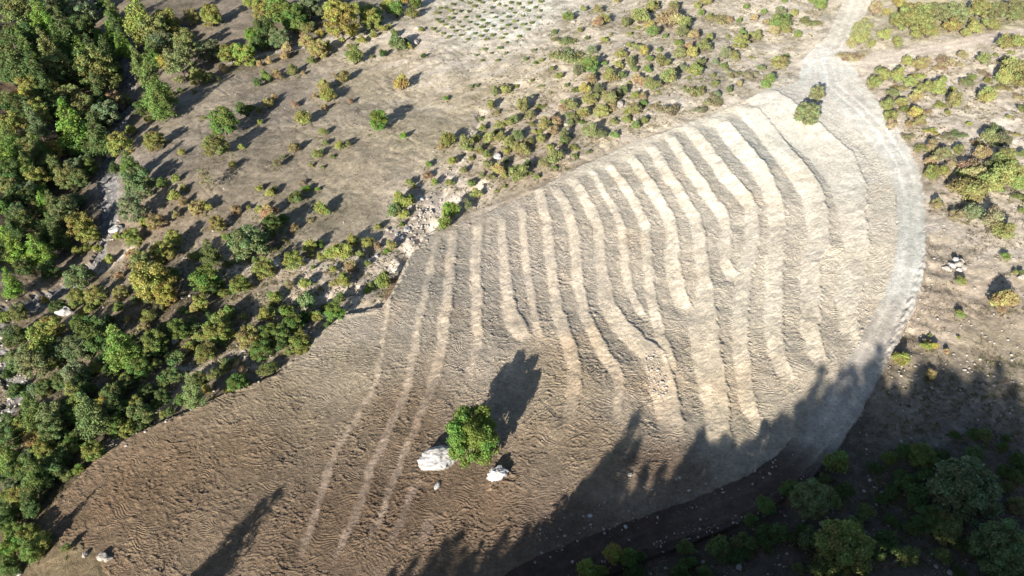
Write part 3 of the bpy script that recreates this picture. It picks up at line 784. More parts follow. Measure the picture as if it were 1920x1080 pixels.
T6 = """375,105,80,y/g;225,30,80,d/o;80,10,60,y;70,120,90,O;20,110,50,y;150,160,70,g;90,200,100,d/g;215,210,45,O/o;10,250,60,d;30,410,110,y/o;210,370,95,y/g;300,310,75,y;360,290,45,g;430,345,85,y/g;500,340,85,y;540,280,60,y;455,310,40,Y;630,290,60,y/o;685,300,50,r/O;760,295,60,y/O;735,325,30,b;590,350,50,o;530,420,70,O/o;495,490,75,y;435,435,40,y;440,510,45,O/o;300,160,35,O/s,L;820,60,90,y/g;780,115,70,s/g;835,130,50,y;870,50,60,y;690,200,40,o/y;820,180,30,g;1095,115,90,b/g;1060,185,80,y/g;1190,70,60,d/s;1240,10,60,y;710,480,90,y/d;640,490,50,o;615,520,35,b;760,540,70,r,L;790,470,50,r,L;275,520,55,y;190,520,50,O/s;465,570,55,o/d;110,590,70,y/g;285,600,90,s/g;320,425,25,g;160,400,40,o;440,650,95,g/b;60,690,90,y;170,660,90,g/b;260,670,80,g;330,680,70,y/g;210,720,100,g;60,760,110,g;140,790,100,g/d;240,820,105,g/y;270,850,60,y;20,870,100,g;180,890,50,o;90,970,60,d;40,990,70,o/d;400,740,40,d"""
T8 = """945,75,70,O/y;1070,130,80,O/s;1150,130,100,s/d;1250,170,140,O/s;1320,235,120,y;1140,10,150,y;1420,105,35,b;1340,360,50,b;1390,450,35,y;1425,455,40,d/g;1325,610,135,Y/O;1310,660,60,O;1075,690,45,b;1090,495,60,b/y;920,790,30,g;910,830,45,r/O;900,855,45,y;940,860,35,Y;755,920,80,y;925,1010,50,O;1010,890,30,O;1075,815,25,y"""
T9 = """200,40,70,s;180,130,150,g/d;130,220,100,y/g;190,310,110,Y/O;230,370,90,y;290,180,140,s/g;410,60,110,g/y;490,150,160,g/s;560,110,80,Y;600,140,90,o;400,300,80,g;420,350,70,y/g;500,350,100,g/y;680,200,100,y/g;760,90,80,y;710,120,70,g;620,40,100,o/d;430,460,55,b/y;630,300,30,g;30,310,110,g/s;40,400,110,g;150,400,80,s;100,470,110,d/g;180,500,130,g/d;60,560,80,s;30,620,90,y;90,620,100,y;20,760,100,d/g;60,800,90,g;150,840,100,g/y;230,880,95,y;215,960,60,y;50,920,120,b/g;30,1010,90,d/g;150,940,90,g;370,500,50,y/s;900,40,80,d;870,90,60,g/d;910,145,40,o/y;1080,50,110,g/s;1160,20,60,Y;1000,70,70,d/g;1280,30,40,Y/y;950,140,50,d;380,930,50,o;360,170,100,d;330,400,90,d;250,460,90,d;280,300,90,d;40,190,90,d;140,660,90,d;640,110,90,d;820,20,80,d"""
T11 = """570,970,105,Y/g;650,980,105,g;720,970,70,d;430,1060,110,y/b;500,1050,60,y/g;980,915,80,d/o;1160,910,120,d/o;1300,890,110,d/o;1420,830,100,d;950,1060,100,d/g;1430,900,80,d"""
T12 = """390,430,125,g/o;690,410,90,d/g;870,380,130,g/o;770,380,80,d;1130,570,300,s,T;240,640,170,s/o;430,600,90,d;550,710,90,o;450,880,270,y/o,T;230,870,120,d/s;200,810,80,d;830,620,120,d;700,600,80,d;760,540,110,d;950,650,70,O/d;1020,780,150,o;900,750,130,d;820,800,100,d;1300,930,230,s/g,T;1420,450,100,d;1400,690,110,o/O;780,970,110,o/d;50,840,120,d;660,880,100,d;880,520,100,d;610,470,70,d;320,640,120,o"""
rnd = random.Random(77)
TILES = [(T1, 0, 0, 70), (T2, 480, 0, 92), (T3, 960, 0, 999), (T4, 1440, 0, 999), (T5, 0, 360, 75), (T6, 480, 360, 92), (T8, 1440, 360, 999), (T9, 0, 720, 75), (T11, 960, 720, 999), (T12, 1440, 720, 130)]
plants = []
for txt, ox, oy, thr in TILES:
    for e in txt.replace('\n', ';').split(';'):
        f = e.split(',')
        w = float(f[2]) / 3
        k = f[4] if len(f) > 4 else ('T' if float(f[2]) >= thr else 'S')
        if k == 'T' and txt in (T1, T5, T9) and f[3][0] in 'bgd' and float(f[2]) >= 90 and rnd.random() < .55:
            k, w = 'P', w * .9
        plants.append([ox + float(f[0]) / 3, oy + float(f[1]) / 3, w, f[3], k])
plants.append([885, 816, 97, 'b/g', 'H'])
plants.append([1517, 212, 38, 's/y', 'T'])
plants.append([1533, 172, 25, 's/y', 'T'])

KIND = {'T': ('tree', .60), 'P': ('pine', 1.0), 'S': ('shrub', .30), 'L': ('low', .15), 'B': ('sparse', .85), 'H': ('tree', .55)}


def zone(u, v):
    if v > 640 and (u > 1500 or v > 960 and u > 1000) and (v - 700) > -.2 * (u - 1500):
        return 'on the shaded slope'
    if u > 1710 and v > 330:
        return 'on the open stony slope' if v > 385 else 'in the road bend thicket'
    if u > 1570 and v < 90:
        return 'above the pale side path' if u > 1650 else 'beside the top of the road'
    if u > 1590 and v < 345:
        return 'in scrub inside the road bend' if v < 240 else 'in the road bend thicket'
    if 1480 < u < 1590 and 120 < v < 240:
        return 'on the white terrace crest'
    if u < 140 and v < 200:
        return 'in the forest corner'
    if u < 225 and v < 330:
        return 'in the gully forest'
    if u < 200 and v < 500:
        return 'beyond the stony stream'
    if u < 420 and v < 200 and v < 200 - (u - 240) * .5 + 40:
        return 'between stream and grey meadow'
    if u < 800 and v < 60 or (u < 620 and v < 95):
        return 'in the wooded strip'
    if 780 < u < 1100 and v < 130 and u - 780 > v:
        return 'around the planted rows'
    if u > 820 and v < 480 and (v - 60) < 0.95 * (u - 560) and u > 840:
        if u > 1300:
            return 'on the slope near the road'
        if v < 110:
            return 'high on the scrub slope'
        return 'just above the terraces' if v > 330 - .27 * (u - 900) else 'midway up the scrub slope'
    if u > 560 and v < 150 + .0 * u and v < 130:
        return 'on the upper meadow rim'
    if 330 < u < 860 and v < 430 and v < 430 - .35 * (u - 560) * (u > 700) and (v > 130 or u > 420):
        if v > 330:
            return 'along the lower meadow edge'
        return 'on the grey meadow' if u > 520 else 'on the meadow beside the forest'
    if v > 700 and u < 160:
        return 'in the low corner wood'
    if u < 330 and v < 620:
        return 'on the stony stream bank'
    if v > 620 - .0 * u and u < 420:
        return 'in the wood edging the field'
    if u > 640:
        return 'by the white rocky gully'
    if v < 560:
        return 'on the bank below the meadow'
    return 'in the field edge thicket'


col_of = {}


def mixcol(code):
    a = code.split('/')
    c = np.array(PAL[a[0]])
    if len(a) > 1:
        c = .6 * c + .4 * np.array(PAL[a[1]])
    return c


def put(root, kids):
    C.objects.link(root)
    for k in kids:
        k.parent = root
        C.objects.link(k)


things = []           # (object, words, zone, u, v, size)
pos = []


def shrub_name(code, lib):
    if lib == 'low':
        return 'low_shrub'
    return 'autumn_shrub' if code[0] in 'OrY' else ('evergreen_bush' if code[0] in 'gbds' else 'shrub')


HAZE = 0.0            # haze and overexposure painted into the leaf colour on the upper slopes


def plant(x, y, w, code, kind, u=None, v=None, lod=True, var=None, hs=1.0, nm=None):
    lib, _ = KIND[kind]
    vs = LIB[lib]
    crown, trunk, h = vs[rnd.randrange(len(vs)) if var is None else var]
    z = float(ground(x, y)[0])
    c = mixcol(code) * (.86 + .28 * rnd.random())
    c = c + (np.array([.27, .255, .17]) - c) * HAZE
    c = (c[0] * (1 + .12 * (rnd.random() - .5)), c[1], c[2], 1)
    rz = rnd.random() * 6.283
    wb = .24 if lib in ('shrub', 'low') else .06
    s = (w * rnd.uniform(1 - wb * .8, 1 + wb * 1.2), w * rnd.uniform(1 - wb, 1 + wb), w * hs * (.9 + .25 * rnd.random()))
    if lib in ('shrub', 'low'):
        root = bpy.data.objects.new(nm or shrub_name(code, lib), crown)
        root.color = c
        kids = []
        if lod:
            st = bpy.data.objects.new('stems', trunk)
            kids.append(st)
    else:
        root = bpy.data.objects.new(nm or {'tree': 'broadleaf_tree', 'pine': 'pine_tree', 'sparse': 'sparse_tree'}[lib], None)
        root.empty_display_size = .5
        cr = bpy.data.objects.new('crown', crown)
        cr.color = c
        tr = bpy.data.objects.new('trunk', trunk)
        kids = [cr, tr]
    root.location = (x, y, z - .02 * w)
    root.rotation_euler = (.06 * rnd.uniform(-1, 1), .06 * rnd.uniform(-1, 1), rz)
    root.scale = s
    put(root, kids)
    return root


pa = np.array([[p[0], p[1], p[2]] for p in plants])
# stand point: the sight line to the crown's middle meets the land raised by the crown's height
SCALE = {'S': 1.22, 'L': 1.25, 'T': 1.12, 'P': 1.2, 'B': 1.0, 'H': 1.06}
czs = np.array([KIND[p[4]][1] for p in plants])
wpx = np.array([p[2] * SCALE[p[4]] * (.88 if p[0] > 1600 and p[1] < 640 else 1) for p in plants])
ux, vx = pa[:, 0], pa[:, 1]
x_, y_, t_ = px2w(ux, vx)
x_, y_, t_ = px2w(ux, vx, wpx / FPX * t_ * czs)
PX = list(zip(x_, y_, wpx / FPX * t_))

# the lone round tree gets a fuller crown of its own
rsH = np.random.RandomState(900)
LH = tree_lobes(rsH, 46, .50, 1.06, .85)
LH = [l for i, l in enumerate(LH) if i % 7 != 3]
hero_crown = lobes_mesh('crown', 901, LH, 20000, .028, LEAF, fluff=.2)
hero_trunk = quads_mesh('trunk', tube(trunk_paths(rsH, LH, 1.0, .035), 9), 4, BARK)
LIB['tree'].append((hero_crown, hero_trunk, 1.0))

for (u, v, w, code, k), (x, y, wm) in zip(plants, PX):
    HAZE = .26 if u > 850 and v < 640 else 0.0
    if k == 'H':
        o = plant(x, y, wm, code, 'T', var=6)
        things.append([o, 'H', code, '', u, v, wm, x, y])
        continue
    kk = k
    var = None
    if k == 'T':
        var = rnd.randrange(6)
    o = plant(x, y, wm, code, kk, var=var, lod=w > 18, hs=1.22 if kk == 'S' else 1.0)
    things.append([o, k, code, zone(u, v), u, v, wm, x, y])
LIB['tree'].pop()
HAZE = 0.0

# more forest between the trees one can place singly
def fill(polypx, n, dmin, codes, kinds, wr, tries=1500):
    P = np.array(polypx, float)
    u0, u1, v0, v1 = P[:, 0].min(), P[:, 0].max(), P[:, 1].min(), P[:, 1].max()
    got = 0
    have = [(t[4], t[5], t[6]) for t in things]
    tu = np.array([rnd.uniform(u0, u1) for _ in range(tries)])
    tv = np.array([rnd.uniform(v0, v1) for _ in range(tries)])
    ok = in_poly(tu, tv, P)
    tu, tv = tu[ok], tv[ok]
    tx, ty, _ = px2w(tu, tv)
    ok = seg_dist(tx, ty, wSTR)[0] > 3
    for u, v, x, y in zip(tu[ok], tv[ok], tx[ok], ty[ok]):
        if got >= n:
            break
        if any((u - a) ** 2 + (v - b) ** 2 < dmin ** 2 for a, b, _ in have):
            continue
        k, code, w = rnd.choice(kinds), rnd.choice(codes), rnd.uniform(*wr)
        o = plant(x, y, w, code, k, var=rnd.randrange(5) if k in 'TP' else None, lod=k in 'TP')
        things.append([o, k, code, zone(u, v), u, v, w, x, y])
        have.append((u, v, w))
        got += 1


fill([(0, 0), (225, 0), (225, 120), (190, 330), (175, 440), (100, 470), (0, 490)], 44, 15, ['d', 'd', 'd/o', 'g', 'o/d', 's/d'], ['T', 'T', 'T', 'P', 'S'], (3.0, 5.2))
fill([(0, 640), (220, 600), (340, 680), (400, 690), (300, 770), (200, 830), (110, 900), (60, 980), (0, 1080)], 34, 15, ['d', 'd/o', 'g', 'g/s'], ['T', 'T', 'S'], (2.0, 3.6))
fill([(250, 560), (480, 600), (560, 560), (640, 560), (560, 630), (440, 700), (330, 740)], 16, 16, ['d', 'g/o', 'o', 'y/o'], ['S', 'S'], (1.6, 2.8))

fill([(230, 500), (430, 430), (640, 470), (740, 470), (700, 560), (560, 590), (440, 680), (330, 700), (230, 600)], 20, 17, ['y/o', 'y', 'o', 'g/y', 'O/o', 'y/g'], ['S'], (1.0, 2.4))
fill([(900, 220), (1080, 60), (1400, 20), (1440, 130), (1200, 250), (1000, 340), (900, 370), (860, 320)], 56, 15, ['y/o', 'y', 'o', 'o/y', 'O/o', 's/o', 'g/o'], ['S', 'S', 'L'], (.9, 2.2))
fill([(1500, 900), (1600, 860), (1900, 790), (1920, 1080), (1130, 1080), (1300, 1030)], 44, 17, ['d', 'd/o', 'd/g', 'o/d'], ['S'], (1.2, 2.6))  # dark leaf colours added here to deepen the shade on the slope
fill([(1660, 180), (1780, 110), (1920, 90), (1920, 380), (1760, 360)], 26, 18, ['y/o', 'y', 'o', 'O/o', 's/o'], ['S', 'L'], (1.2, 2.6))

# ------------------------------------------------------------------ young plants set out in rows
ROWS = "690,190;745,225;600,245;670,270;520,300;585,330;800,265;895,200;840,155;980,155;1040,195;1060,100;1110,145;1195,185;1195,95;1265,125;960,245;870,295;780,350;960,335;1035,295;1110,250;1205,285;1110,330;1255,335;725,410;790,455;860,405;1005,395;1165,410;580,440;440,350;330,285;400,315;480,250;380,215;560,195;430,160;500,130;590,140;655,75;760,140;740,40;600,40;690,15;385,125;325,100;410,60;270,95;240,155;235,230;270,255;190,330;240,360;305,385;370,420;660,370;500,395;740,310;955,440;1020,480;1275,40;1345,90;1400,125;1400,35;1000,65;930,45;880,10;1070,30;1155,45;850,90;1300,260;1375,205;500,10;1010,600;915,690;850,600;680,620;745,680;770,560;940,550"
rows_ = np.array([[float(t) for t in e.split(',')] for e in ROWS.split(';')])
rx_, ry_, rt_ = px2w(780 + rows_[:, 0] / 6, rows_[:, 1] / 6, .2)
for (a, b), rx, ry, rt in zip(rows_, rx_, ry_, rt_):
    u, v = 780 + a / 6, b / 6
    inner = 440 < a < 1300 and 80 < b < 340 and b < 340 - .25 * (a - 560)
    w = (9 if not inner else 8) / FPX * rt * rnd.uniform(.85, 1.15)
    o = plant(rx, ry, w, 'g/s' if inner else rnd.choice(['o', 'g/o', 'y/o', 'o/g']), 'S', lod=False, hs=.8, nm='young_plant')
    things.append([o, 'Y', 'd' if inner else 'o', 'in bare white soil' if inner else 'in thin grass', u, v, w, rx, ry])


# ------------------------------------------------------------------ rocks
def ico(sub):
    t = (1 + 5 ** .5) / 2
    V = [(-1, t, 0), (1, t, 0), (-1, -t, 0), (1, -t, 0), (0, -1, t), (0, 1, t), (0, -1, -t), (0, 1, -t), (t, 0, -1), (t, 0, 1), (-t, 0, -1), (-t, 0, 1)]
    Fc = [(0, 11, 5), (0, 5, 1), (0, 1, 7), (0, 7, 10), (0, 10, 11), (1, 5, 9), (5, 11, 4), (11, 10, 2), (10, 7, 6), (7, 1, 8), (3, 9, 4), (3, 4, 2), (3, 2, 6), (3, 6, 8), (3, 8, 9), (4, 9, 5), (2, 4, 11), (6, 2, 10), (8, 6, 7), (9, 8, 1)]
    V = [np.array(v) / np.linalg.norm(v) for v in V]
    for _ in range(sub):
        cache, G = {}, []

        def mid(a, b):
            k = (min(a, b), max(a, b))
            if k not in cache:
                m = V[a] + V[b]
                V.append(m / np.linalg.norm(m))
                cache[k] = len(V) - 1
            return cache[k]
        for a, b, c in Fc:
            ab, bc, ca = mid(a, b), mid(b, c), mid(c, a)
            G += [(a, ab, ca), (b, bc, ab), (c, ca, bc), (ab, bc, ca)]
        Fc = G
    return np.array(V), Fc


def rock_mesh(name, seed, sub, m, facets=9, amp=.12):
    V, Fc = ico(sub)
    rs = np.random.RandomState(seed)
    n = unit(rs.normal(size=(facets, 3)))
    dcut = .62 + .3 * rs.rand(facets)
    Q = V.copy()
    for i in range(facets):
        pr = Q @ n[i]
        over = np.maximum(pr - dcut[i], 0)
        Q = Q - over[:, None] * n[i] * .92
    r = fbm(Q[:, 0] * 1.7 + seed, Q[:, 1] * 1.7 + Q[:, 2] * 1.3, seed, 3) * amp
    r2 = -np.abs(pn(Q[:, 0] * 3.1 + Q[:, 2], Q[:, 1] * 3.1 - Q[:, 2], seed + 4)) * amp * .9
    Q = Q * (1 + r + r2)[:, None]
    me = bpy.data.meshes.new(name)
    me.from_pydata(Q.tolist(), [], Fc)
    me.materials.append(m)
    me.update()
    return me


ROCKS = [rock_mesh('rock', 20 + i, 2, (ROCKG, ROCKW)[i % 2], 10, .16) for i in range(6)]


def rock(u, v, wpx, label, name='rock', me=None, asp=(1, .75, .6), rz=None, sink=.25, group=None, cat='rock'):
    x, y, t = px2w(u, v)
    w = wpx / FPX * t[0]
    o = bpy.data.objects.new(name, me or ROCKS[rnd.randrange(6) if v < 1000 else rnd.randrange(0, 6, 2)])
    s = w / 2 * 1.12
    o.scale = (s * asp[0], s * asp[1], s * asp[2])
    z = float(ground(x, y)[0])
    o.location = (x[0], y[0], z + s * asp[2] * (1 - 2 * sink))
    o.rotation_euler = (0, 0, rnd.random() * 6.28 if rz is None else rz)
    C.objects.link(o)
    o['label'], o['category'] = label, cat
    if group:
        o['group'] = group
    return o


big_rock = rock_mesh('boulder', 71, 4, ROCKW, 8, .10)
rock(826, 869, 74, 'big white limestone boulder lying beside the lone round tree', 'boulder', big_rock, (1.0, .66, .50), .25, .22, cat='boulder')
rock(934, 893, 42, 'smaller white ridged boulder on the far side of the round tree', 'boulder', rock_mesh('boulder', 75, 4, ROCKW, 7, .17), (1, .52, .62), .5, .25, cat='boulder')
rock(820, 912, 11, 'white stone just below the big white boulder', me=ROCKS[1], asp=(.8, 1.5, .6))
for u, v, w, lb in [
    (220, 432, 26, 'pale angular rock above the stony stream below the conifer'), (201, 832, 17, 'pale rounded rock at the rim of the ploughed field'),
    (193, 1045, 24, 'largest pale rock at the bottom corner of the ploughed field'), (203, 1050, 16, 'knobbly rock leaning on the largest corner rock of the field'), (161, 1042, 13, 'small rock beside a dry bush at the field corner'),
    (1181, 891, 11, 'pinkish white stone alone between two tree shadows'), (570, 618, 14, 'pale stone in the thicket by the gully edge'),
    (782, 54, 11, 'white rock below the top wooded strip'), (781, 82, 15, 'white rock at the upper corner of the grey meadow'),
    (1075, 43, 9, 'white stone beside the bright green bush high on the slope'), (1160, 200, 22, 'bare pale outcrop among the scrub above the terraces'),
    (1061, 235, 11, 'small white rock in the yellow scrub'), (932, 296, 19, 'flat pale rock in scrub beside the meadow edge'),
    (124, 590, 30, 'flat pinkish slab on the bank below the stream bed'), (328, 640, 17, 'pale rock in the shaded thicket above the field'),
    (36, 1076, 15, 'grey rock at the bottom corner of the forest'), (1541, 982, 12, 'white rock between bushes on the shaded slope'), (1386, 1062, 14, 'flat white stone low on the shaded slope'),
    (1755, 1062, 10, 'white stone by the shaded gravel patch'), (1780, 1075, 12, 'pale stone at the lower rim of the shaded slope'),
    (777, 408, 13, 'roundest block in the white gully'), (763, 431, 16, 'broad pale ledge rock in the white gully'), (752, 447, 14, 'shadowed ledge rock at the lower gully'), (744, 439, 9, 'small block above the shadowed ledge rock'),
    (727, 432, 9, 'stone at the meadow rim of the white gully'), (790, 375, 10, 'block near the head of the white gully'), (782, 356, 9, 'topmost block of the white gully'), (803, 373, 9, 'block on the sunny bank of the white gully'),
    (770, 386, 9, 'block beneath the yellow shrub at the gully'), (789, 398, 10, 'block beside the roundest gully block'), (706, 478, 9, 'stone under the bush line below the meadow'),
    (1106, 968, 9, 'pale stone lying in deep shade beside the lower road'), (1173, 988, 8, 'stone in the middle of the shaded lower road'), (1292, 921, 7, 'pale stone where the shade of the road begins'),
    (1918, 520, 20, 'grey slab at the rim of the open slope'), (1615, 622, 8, 'pale stone between last terrace and road'),
]:
    rock(u, v, w, lb, asp=(1, rnd.uniform(.6, .9), rnd.uniform(.45, .7)))
PILE = [(1775, 500, 13, 0, 'lowest outer rock'), (1786, 496, 14, 0, 'grey inner rock'), (1797, 497, 17, .25, 'whitest broad rock'), (1808, 500, 13, 0, 'flat outer rock'), (1791, 490, 13, .4, 'topmost tilted rock'), (1803, 491, 12, .2, 'small top rock'), (1783, 503, 10, 0, 'front small rock'), (1800, 504, 11, 0, 'front flat rock')]
for u, v, w, up, lb in PILE:
    o = rock(u, v, w, lb + ' of the stone pile on the open slope', asp=(1, .75, .7), group='rocks of the stone pile', sink=.2)
    o.location.z += up

V0, F0 = ico(0)
SM_V, SM_F = V0, F0


def stones(name, spots, m):
    """loose stones too many to count: one object of small faceted stones"""
    vs, fs = [], []
    k = 0
    rs = np.random.RandomState(len(spots) * 7 + 3)
    for x, y, s in spots:
        z = float(ground(x, y)[0])
        q = unit(rs.normal(size=(3, 3)))
        sc = s * (.55 + .6 * rs.rand(3))
        sc[2] *= .8
        Q = (SM_V * (1 + .18 * rs.normal(size=(12, 1)))) @ np.linalg.qr(q)[0] * sc + np.array([x, y, z + .02 * s])
        vs.append(Q)
        fs.append(np.array(SM_F) + k)
        k += 12
    me = bpy.data.meshes.new(name)
    V = np.concatenate(vs)
    Fq = np.concatenate(fs)
    me.vertices.add(len(V)); me.vertices.foreach_set('co', V.astype(np.float32).ravel())
    me.loops.add(Fq.size); me.loops.foreach_set('vertex_index', Fq.astype(np.int32).ravel())
    me.polygons.add(len(Fq)); me.polygons.foreach_set('loop_start', np.arange(len(Fq), dtype=np.int32) * 3)
    me.polygons.foreach_set('loop_total', np.full(len(Fq), 3, np.int32))
    me.update(calc_edges=True)
    me.materials.append(m)
    o = bpy.data.objects.new(name, me)
    C.objects.link(o)
    o['kind'] = 'stuff'
    return o


def along(poly, n, spread, lo, hi, side=0):
    P = np.asarray(poly)[:, :2]
    seg = np.hypot(*(P[1:] - P[:-1]).T)
    cum = np.concatenate([[0], np.cumsum(seg)])
    out = []
    for _ in range(n):
        a = rnd.random() * cum[-1]
        i = min(np.searchsorted(cum, a) - 1, len(seg) - 1) if a > 0 else 0
        t = (a - cum[i]) / seg[i]
        p = P[i] + (P[i + 1] - P[i]) * t
        out.append((p[0] + rnd.gauss(0, spread) + side, p[1] + rnd.gauss(0, spread), lo + (hi - lo) * rnd.random() ** 3))
    return out


def inpoly_spots(polypx, n, lo, hi, pw=3):
    W = wpoly(polypx)
    out = []
    lo_, hi_ = W.min(0), W.max(0)
    while len(out) < n:
        xx, yy_ = np.random.uniform(lo_[0], hi_[0], 400), np.random.uniform(lo_[1], hi_[1], 400)
        ok = in_poly(xx, yy_, W)
        for a, b in zip(xx[ok], yy_[ok]):
            out.append((a, b, lo + (hi - lo) * rnd.random() ** pw))
    return out[:n]


np.random.seed(4)
SCRUB = [(870, 200), (960, 120), (1080, 20), (1200, -10), (1560, -10), (1540, 60), (1440, 150), (1380, 190), (1200, 258), (1000, 350), (880, 400), (800, 420), (860, 330)]
RIGHT = [(1730, 380), (1925, 380), (1925, 700), (1660, 700), (1715, 570), (1745, 440)]
SHADE = [(1560, 840), (1690, 680), (1925, 660), (1925, 1085), (1080, 1085), (1300, 1010), (1470, 945)]
MEADOW = [(300, 260), (420, 130), (560, 90), (700, 90), (800, 90), (900, 180), (860, 280), (800, 330), (760, 400), (640, 470), (430, 480), (380, 400), (300, 360)]
TOPR = [(1640, 180), (1760, 100), (1925, 80), (1925, 380), (1730, 330), (1680, 260)]
BANKL = [(150, 560), (260, 460), (430, 420), (640, 480), (760, 450), (720, 560), (560, 580), (420, 700), (250, 700)]
sp = along(wGULLY, 650, 1.7, .05, .30) + along(wGULLY2, 260, 1.4, .05, .26)
sp += along(wpoly([(820, 365), (795, 400), (765, 440), (735, 470)]), 260, 1.5, .08, .45)
stones('scree', sp, ROCKG)
stones('stream_stones', along(wSTR, 800, 1.5, .06, .36) + along(wSTR2, 200, 1.5, .06, .4), ROCKG)
sp = along(wSCARP, 420, .9, .05, .22, .4) + along(wEDGE, 260, .9, .04, .2, -.5)
sp += inpoly_spots([(1208, 655), (1232, 660), (1248, 700), (1250, 740), (1222, 745)], 190, .07, .30) + inpoly_spots([(1610, 545), (1660, 555), (1620, 620), (1605, 660), (1590, 640)], 110, .05, .22)
sp += inpoly_spots(FIELD[:24] + [(950, 1080), (1290, 985), (1400, 935), (1545, 800), (1640, 630), (1660, 285)], 800, .03, .13)
sp += inpoly_spots([(980, 1000), (1300, 880), (1460, 830), (1500, 850), (1380, 935), (1000, 1060)], 170, .05, .25)
sp += inpoly_spots([(1580, 690), (1610, 670), (1600, 720), (1570, 760)], 50, .06, .25)
stones('rubble', sp, ROCKG)
stones('slope_stones', inpoly_spots(RIGHT, 420, .05, .26) + inpoly_spots(SHADE, 620, .05, .3) + inpoly_spots(SCRUB, 500, .06, .35) + inpoly_spots(TOPR, 140, .06, .3) + inpoly_spots(MEADOW, 180, .05, .3) + inpoly_spots(BANKL, 400, .06, .4), ROCKG)


# ------------------------------------------------------------------ dry grass and low ground cover
def tufts(name, spots, colr, nb, hgt, leafy, m):
    rs = np.random.RandomState(nb + len(spots))
    n = len(spots)
    S = np.array(spots)
    zz = ground(S[:, 0], S[:, 1])
    V = []
    base = np.repeat(np.stack([S[:, 0], S[:, 1], zz], 1), nb, 0)
    sz = np.repeat(S[:, 2], nb)
    a = rs.rand(n * nb) * 6.283
    if leafy:
        d = unit(np.stack([np.cos(a), np.sin(a), .9 * rs.rand(n * nb)], 1))
        Pq = base + d * (sz * (.2 + .8 * rs.rand(n * nb)))[:, None] * np.array([1, 1, hgt])
        V = leaves_at(rs, Pq, d + np.array([0, 0, .4]), .34 * sz.mean())
    else:
        out = np.stack([np.cos(a), np.sin(a), 0 * a], 1)
        sd_ = np.stack([-np.sin(a), np.cos(a), 0 * a], 1)
        h = sz * (.5 + .7 * rs.rand(n * nb))
        r = sz * .5 * rs.rand(n * nb)
        b0 = base + out * r[:, None] - np.array([0, 0, .03])
        V = np.stack([b0 - sd_ * (sz * .16)[:, None], b0 + sd_ * (sz * .16)[:, None], b0 + out * (h * .6)[:, None] + np.array([0, 0, 1]) * h[:, None] * hgt], 1)
    k = rs.rand(n)
    me = quads_mesh(name, V, V.shape[1], m, np.clip(np.repeat(k, nb) + .2 * rs.normal(size=n * nb), 0, 1), np.repeat(rs.rand(n), nb))
    o = bpy.data.objects.new(name, me)
    o.color = tuple(colr) + (1,)
    C.objects.link(o)
    o['kind'] = 'stuff'
    return o


def clumped(polypx, n, lo, hi, thr=.05, sc=6.0, seed=7):
    c = inpoly_spots(polypx, n * 3, lo, hi, 1.6)
    a = np.array(c)
    k = fbm(a[:, 0] / sc, a[:, 1] / sc, seed, 3) > thr
    fr = w2px(a[:, 0], a[:, 1], M(a[:, 0], a[:, 1]))
    return [q for q, t in zip(c, k) if t][:n]


def free(sp):
    a = np.array(sp)
    d1, _, _, w1_, _ = seg_dist(a[:, 0], a[:, 1], wROAD)
    d2, _, _, w2_, _ = seg_dist(a[:, 0], a[:, 1], wROAD2)
    ok = (d1 > w1_ / 2 + .5) & (d2 > w2_ / 2 + .4) & ~in_poly(a[:, 0], a[:, 1], wFIELD)
    return [q for q, t in zip(sp, ok) if t]


skirt, gskirt = along(wEDGE, 240, 1.3, .12, .5, -.8), along(wEDGE, 160, 1.5, .12, .45, -1.0)
for t in things:
    if t[1] not in 'SLT' or t[6] < .9 or t[3] == '':
        continue
    n_ = int(4 + 3.6 * min(t[6], 6))
    for _ in range(n_):
        a_, r_ = rnd.random() * 6.283, t[6] * (.35 + .55 * rnd.random())
        (skirt if rnd.random() < .5 else gskirt).append((t[7] + r_ * math.cos(a_), t[8] + r_ * math.sin(a_), (.16 + .34 * rnd.random()) * min(1.0, .4 + t[6] / 4)))
ALLTOP = [(820, -10), (1600, -10), (1540, 70), (1440, 150), (1200, 258), (1000, 350), (880, 400), (860, 330), (900, 200), (800, 90)]
hx, hy, _ = px2w([885, 826, 934, 900], [850, 880, 900, 862])
base_grass = [(hx[i] + rnd.gauss(0, 1.9), hy[i] + rnd.gauss(0, 1.5), rnd.uniform(.08, .28)) for i in (0, 0, 1, 2, 3) for _ in range(60)]
base_grass += [(x_ - .6 * rnd.random(), y_, q_) for x_, y_, q_ in along(wEDGE, 260, .8, .08, .26, .3)]
tufts('dry_grass', base_grass + free(inpoly_spots(MEADOW, 9000, .10, .34, 1.5) + clumped(RIGHT, 3200, .1, .34) + clumped(ALLTOP, 6000, .12, .4) + clumped(SHADE, 2200, .12, .4) + clumped(TOPR, 1200, .12, .4) + inpoly_spots(BANKL, 5000, .12, .4)), (.20, .175, .115), 5, .8, False, LEAF)
tufts('low_scrub', free(skirt + clumped(SCRUB, 2600, .22, .62, .0) + clumped(TOPR, 700, .22, .6, .0) + clumped(SHADE, 500, .25, .6, .1) + clumped(BANKL, 1300, .2, .5, -.1)), (.215, .185, .095), 16, .7, True, LEAF)
tufts('green_undergrowth', free(gskirt + clumped(ALLTOP, 1100, .2, .5, .05, 5, 9) + clumped(SHADE, 420, .2, .5, .1, 5, 9) + clumped(BANKL, 1000, .2, .5, -.05, 5, 9) + inpoly_spots([(0, 0), (230, 0), (200, 330), (180, 480), (0, 560)], 900, .25, .7, 1.5) + inpoly_spots([(0, 650), (220, 600), (420, 690), (180, 840), (60, 980), (0, 1080)], 800, .2, .55, 1.5)), (.135, .145, .05), 16, .7, True, LEAF)

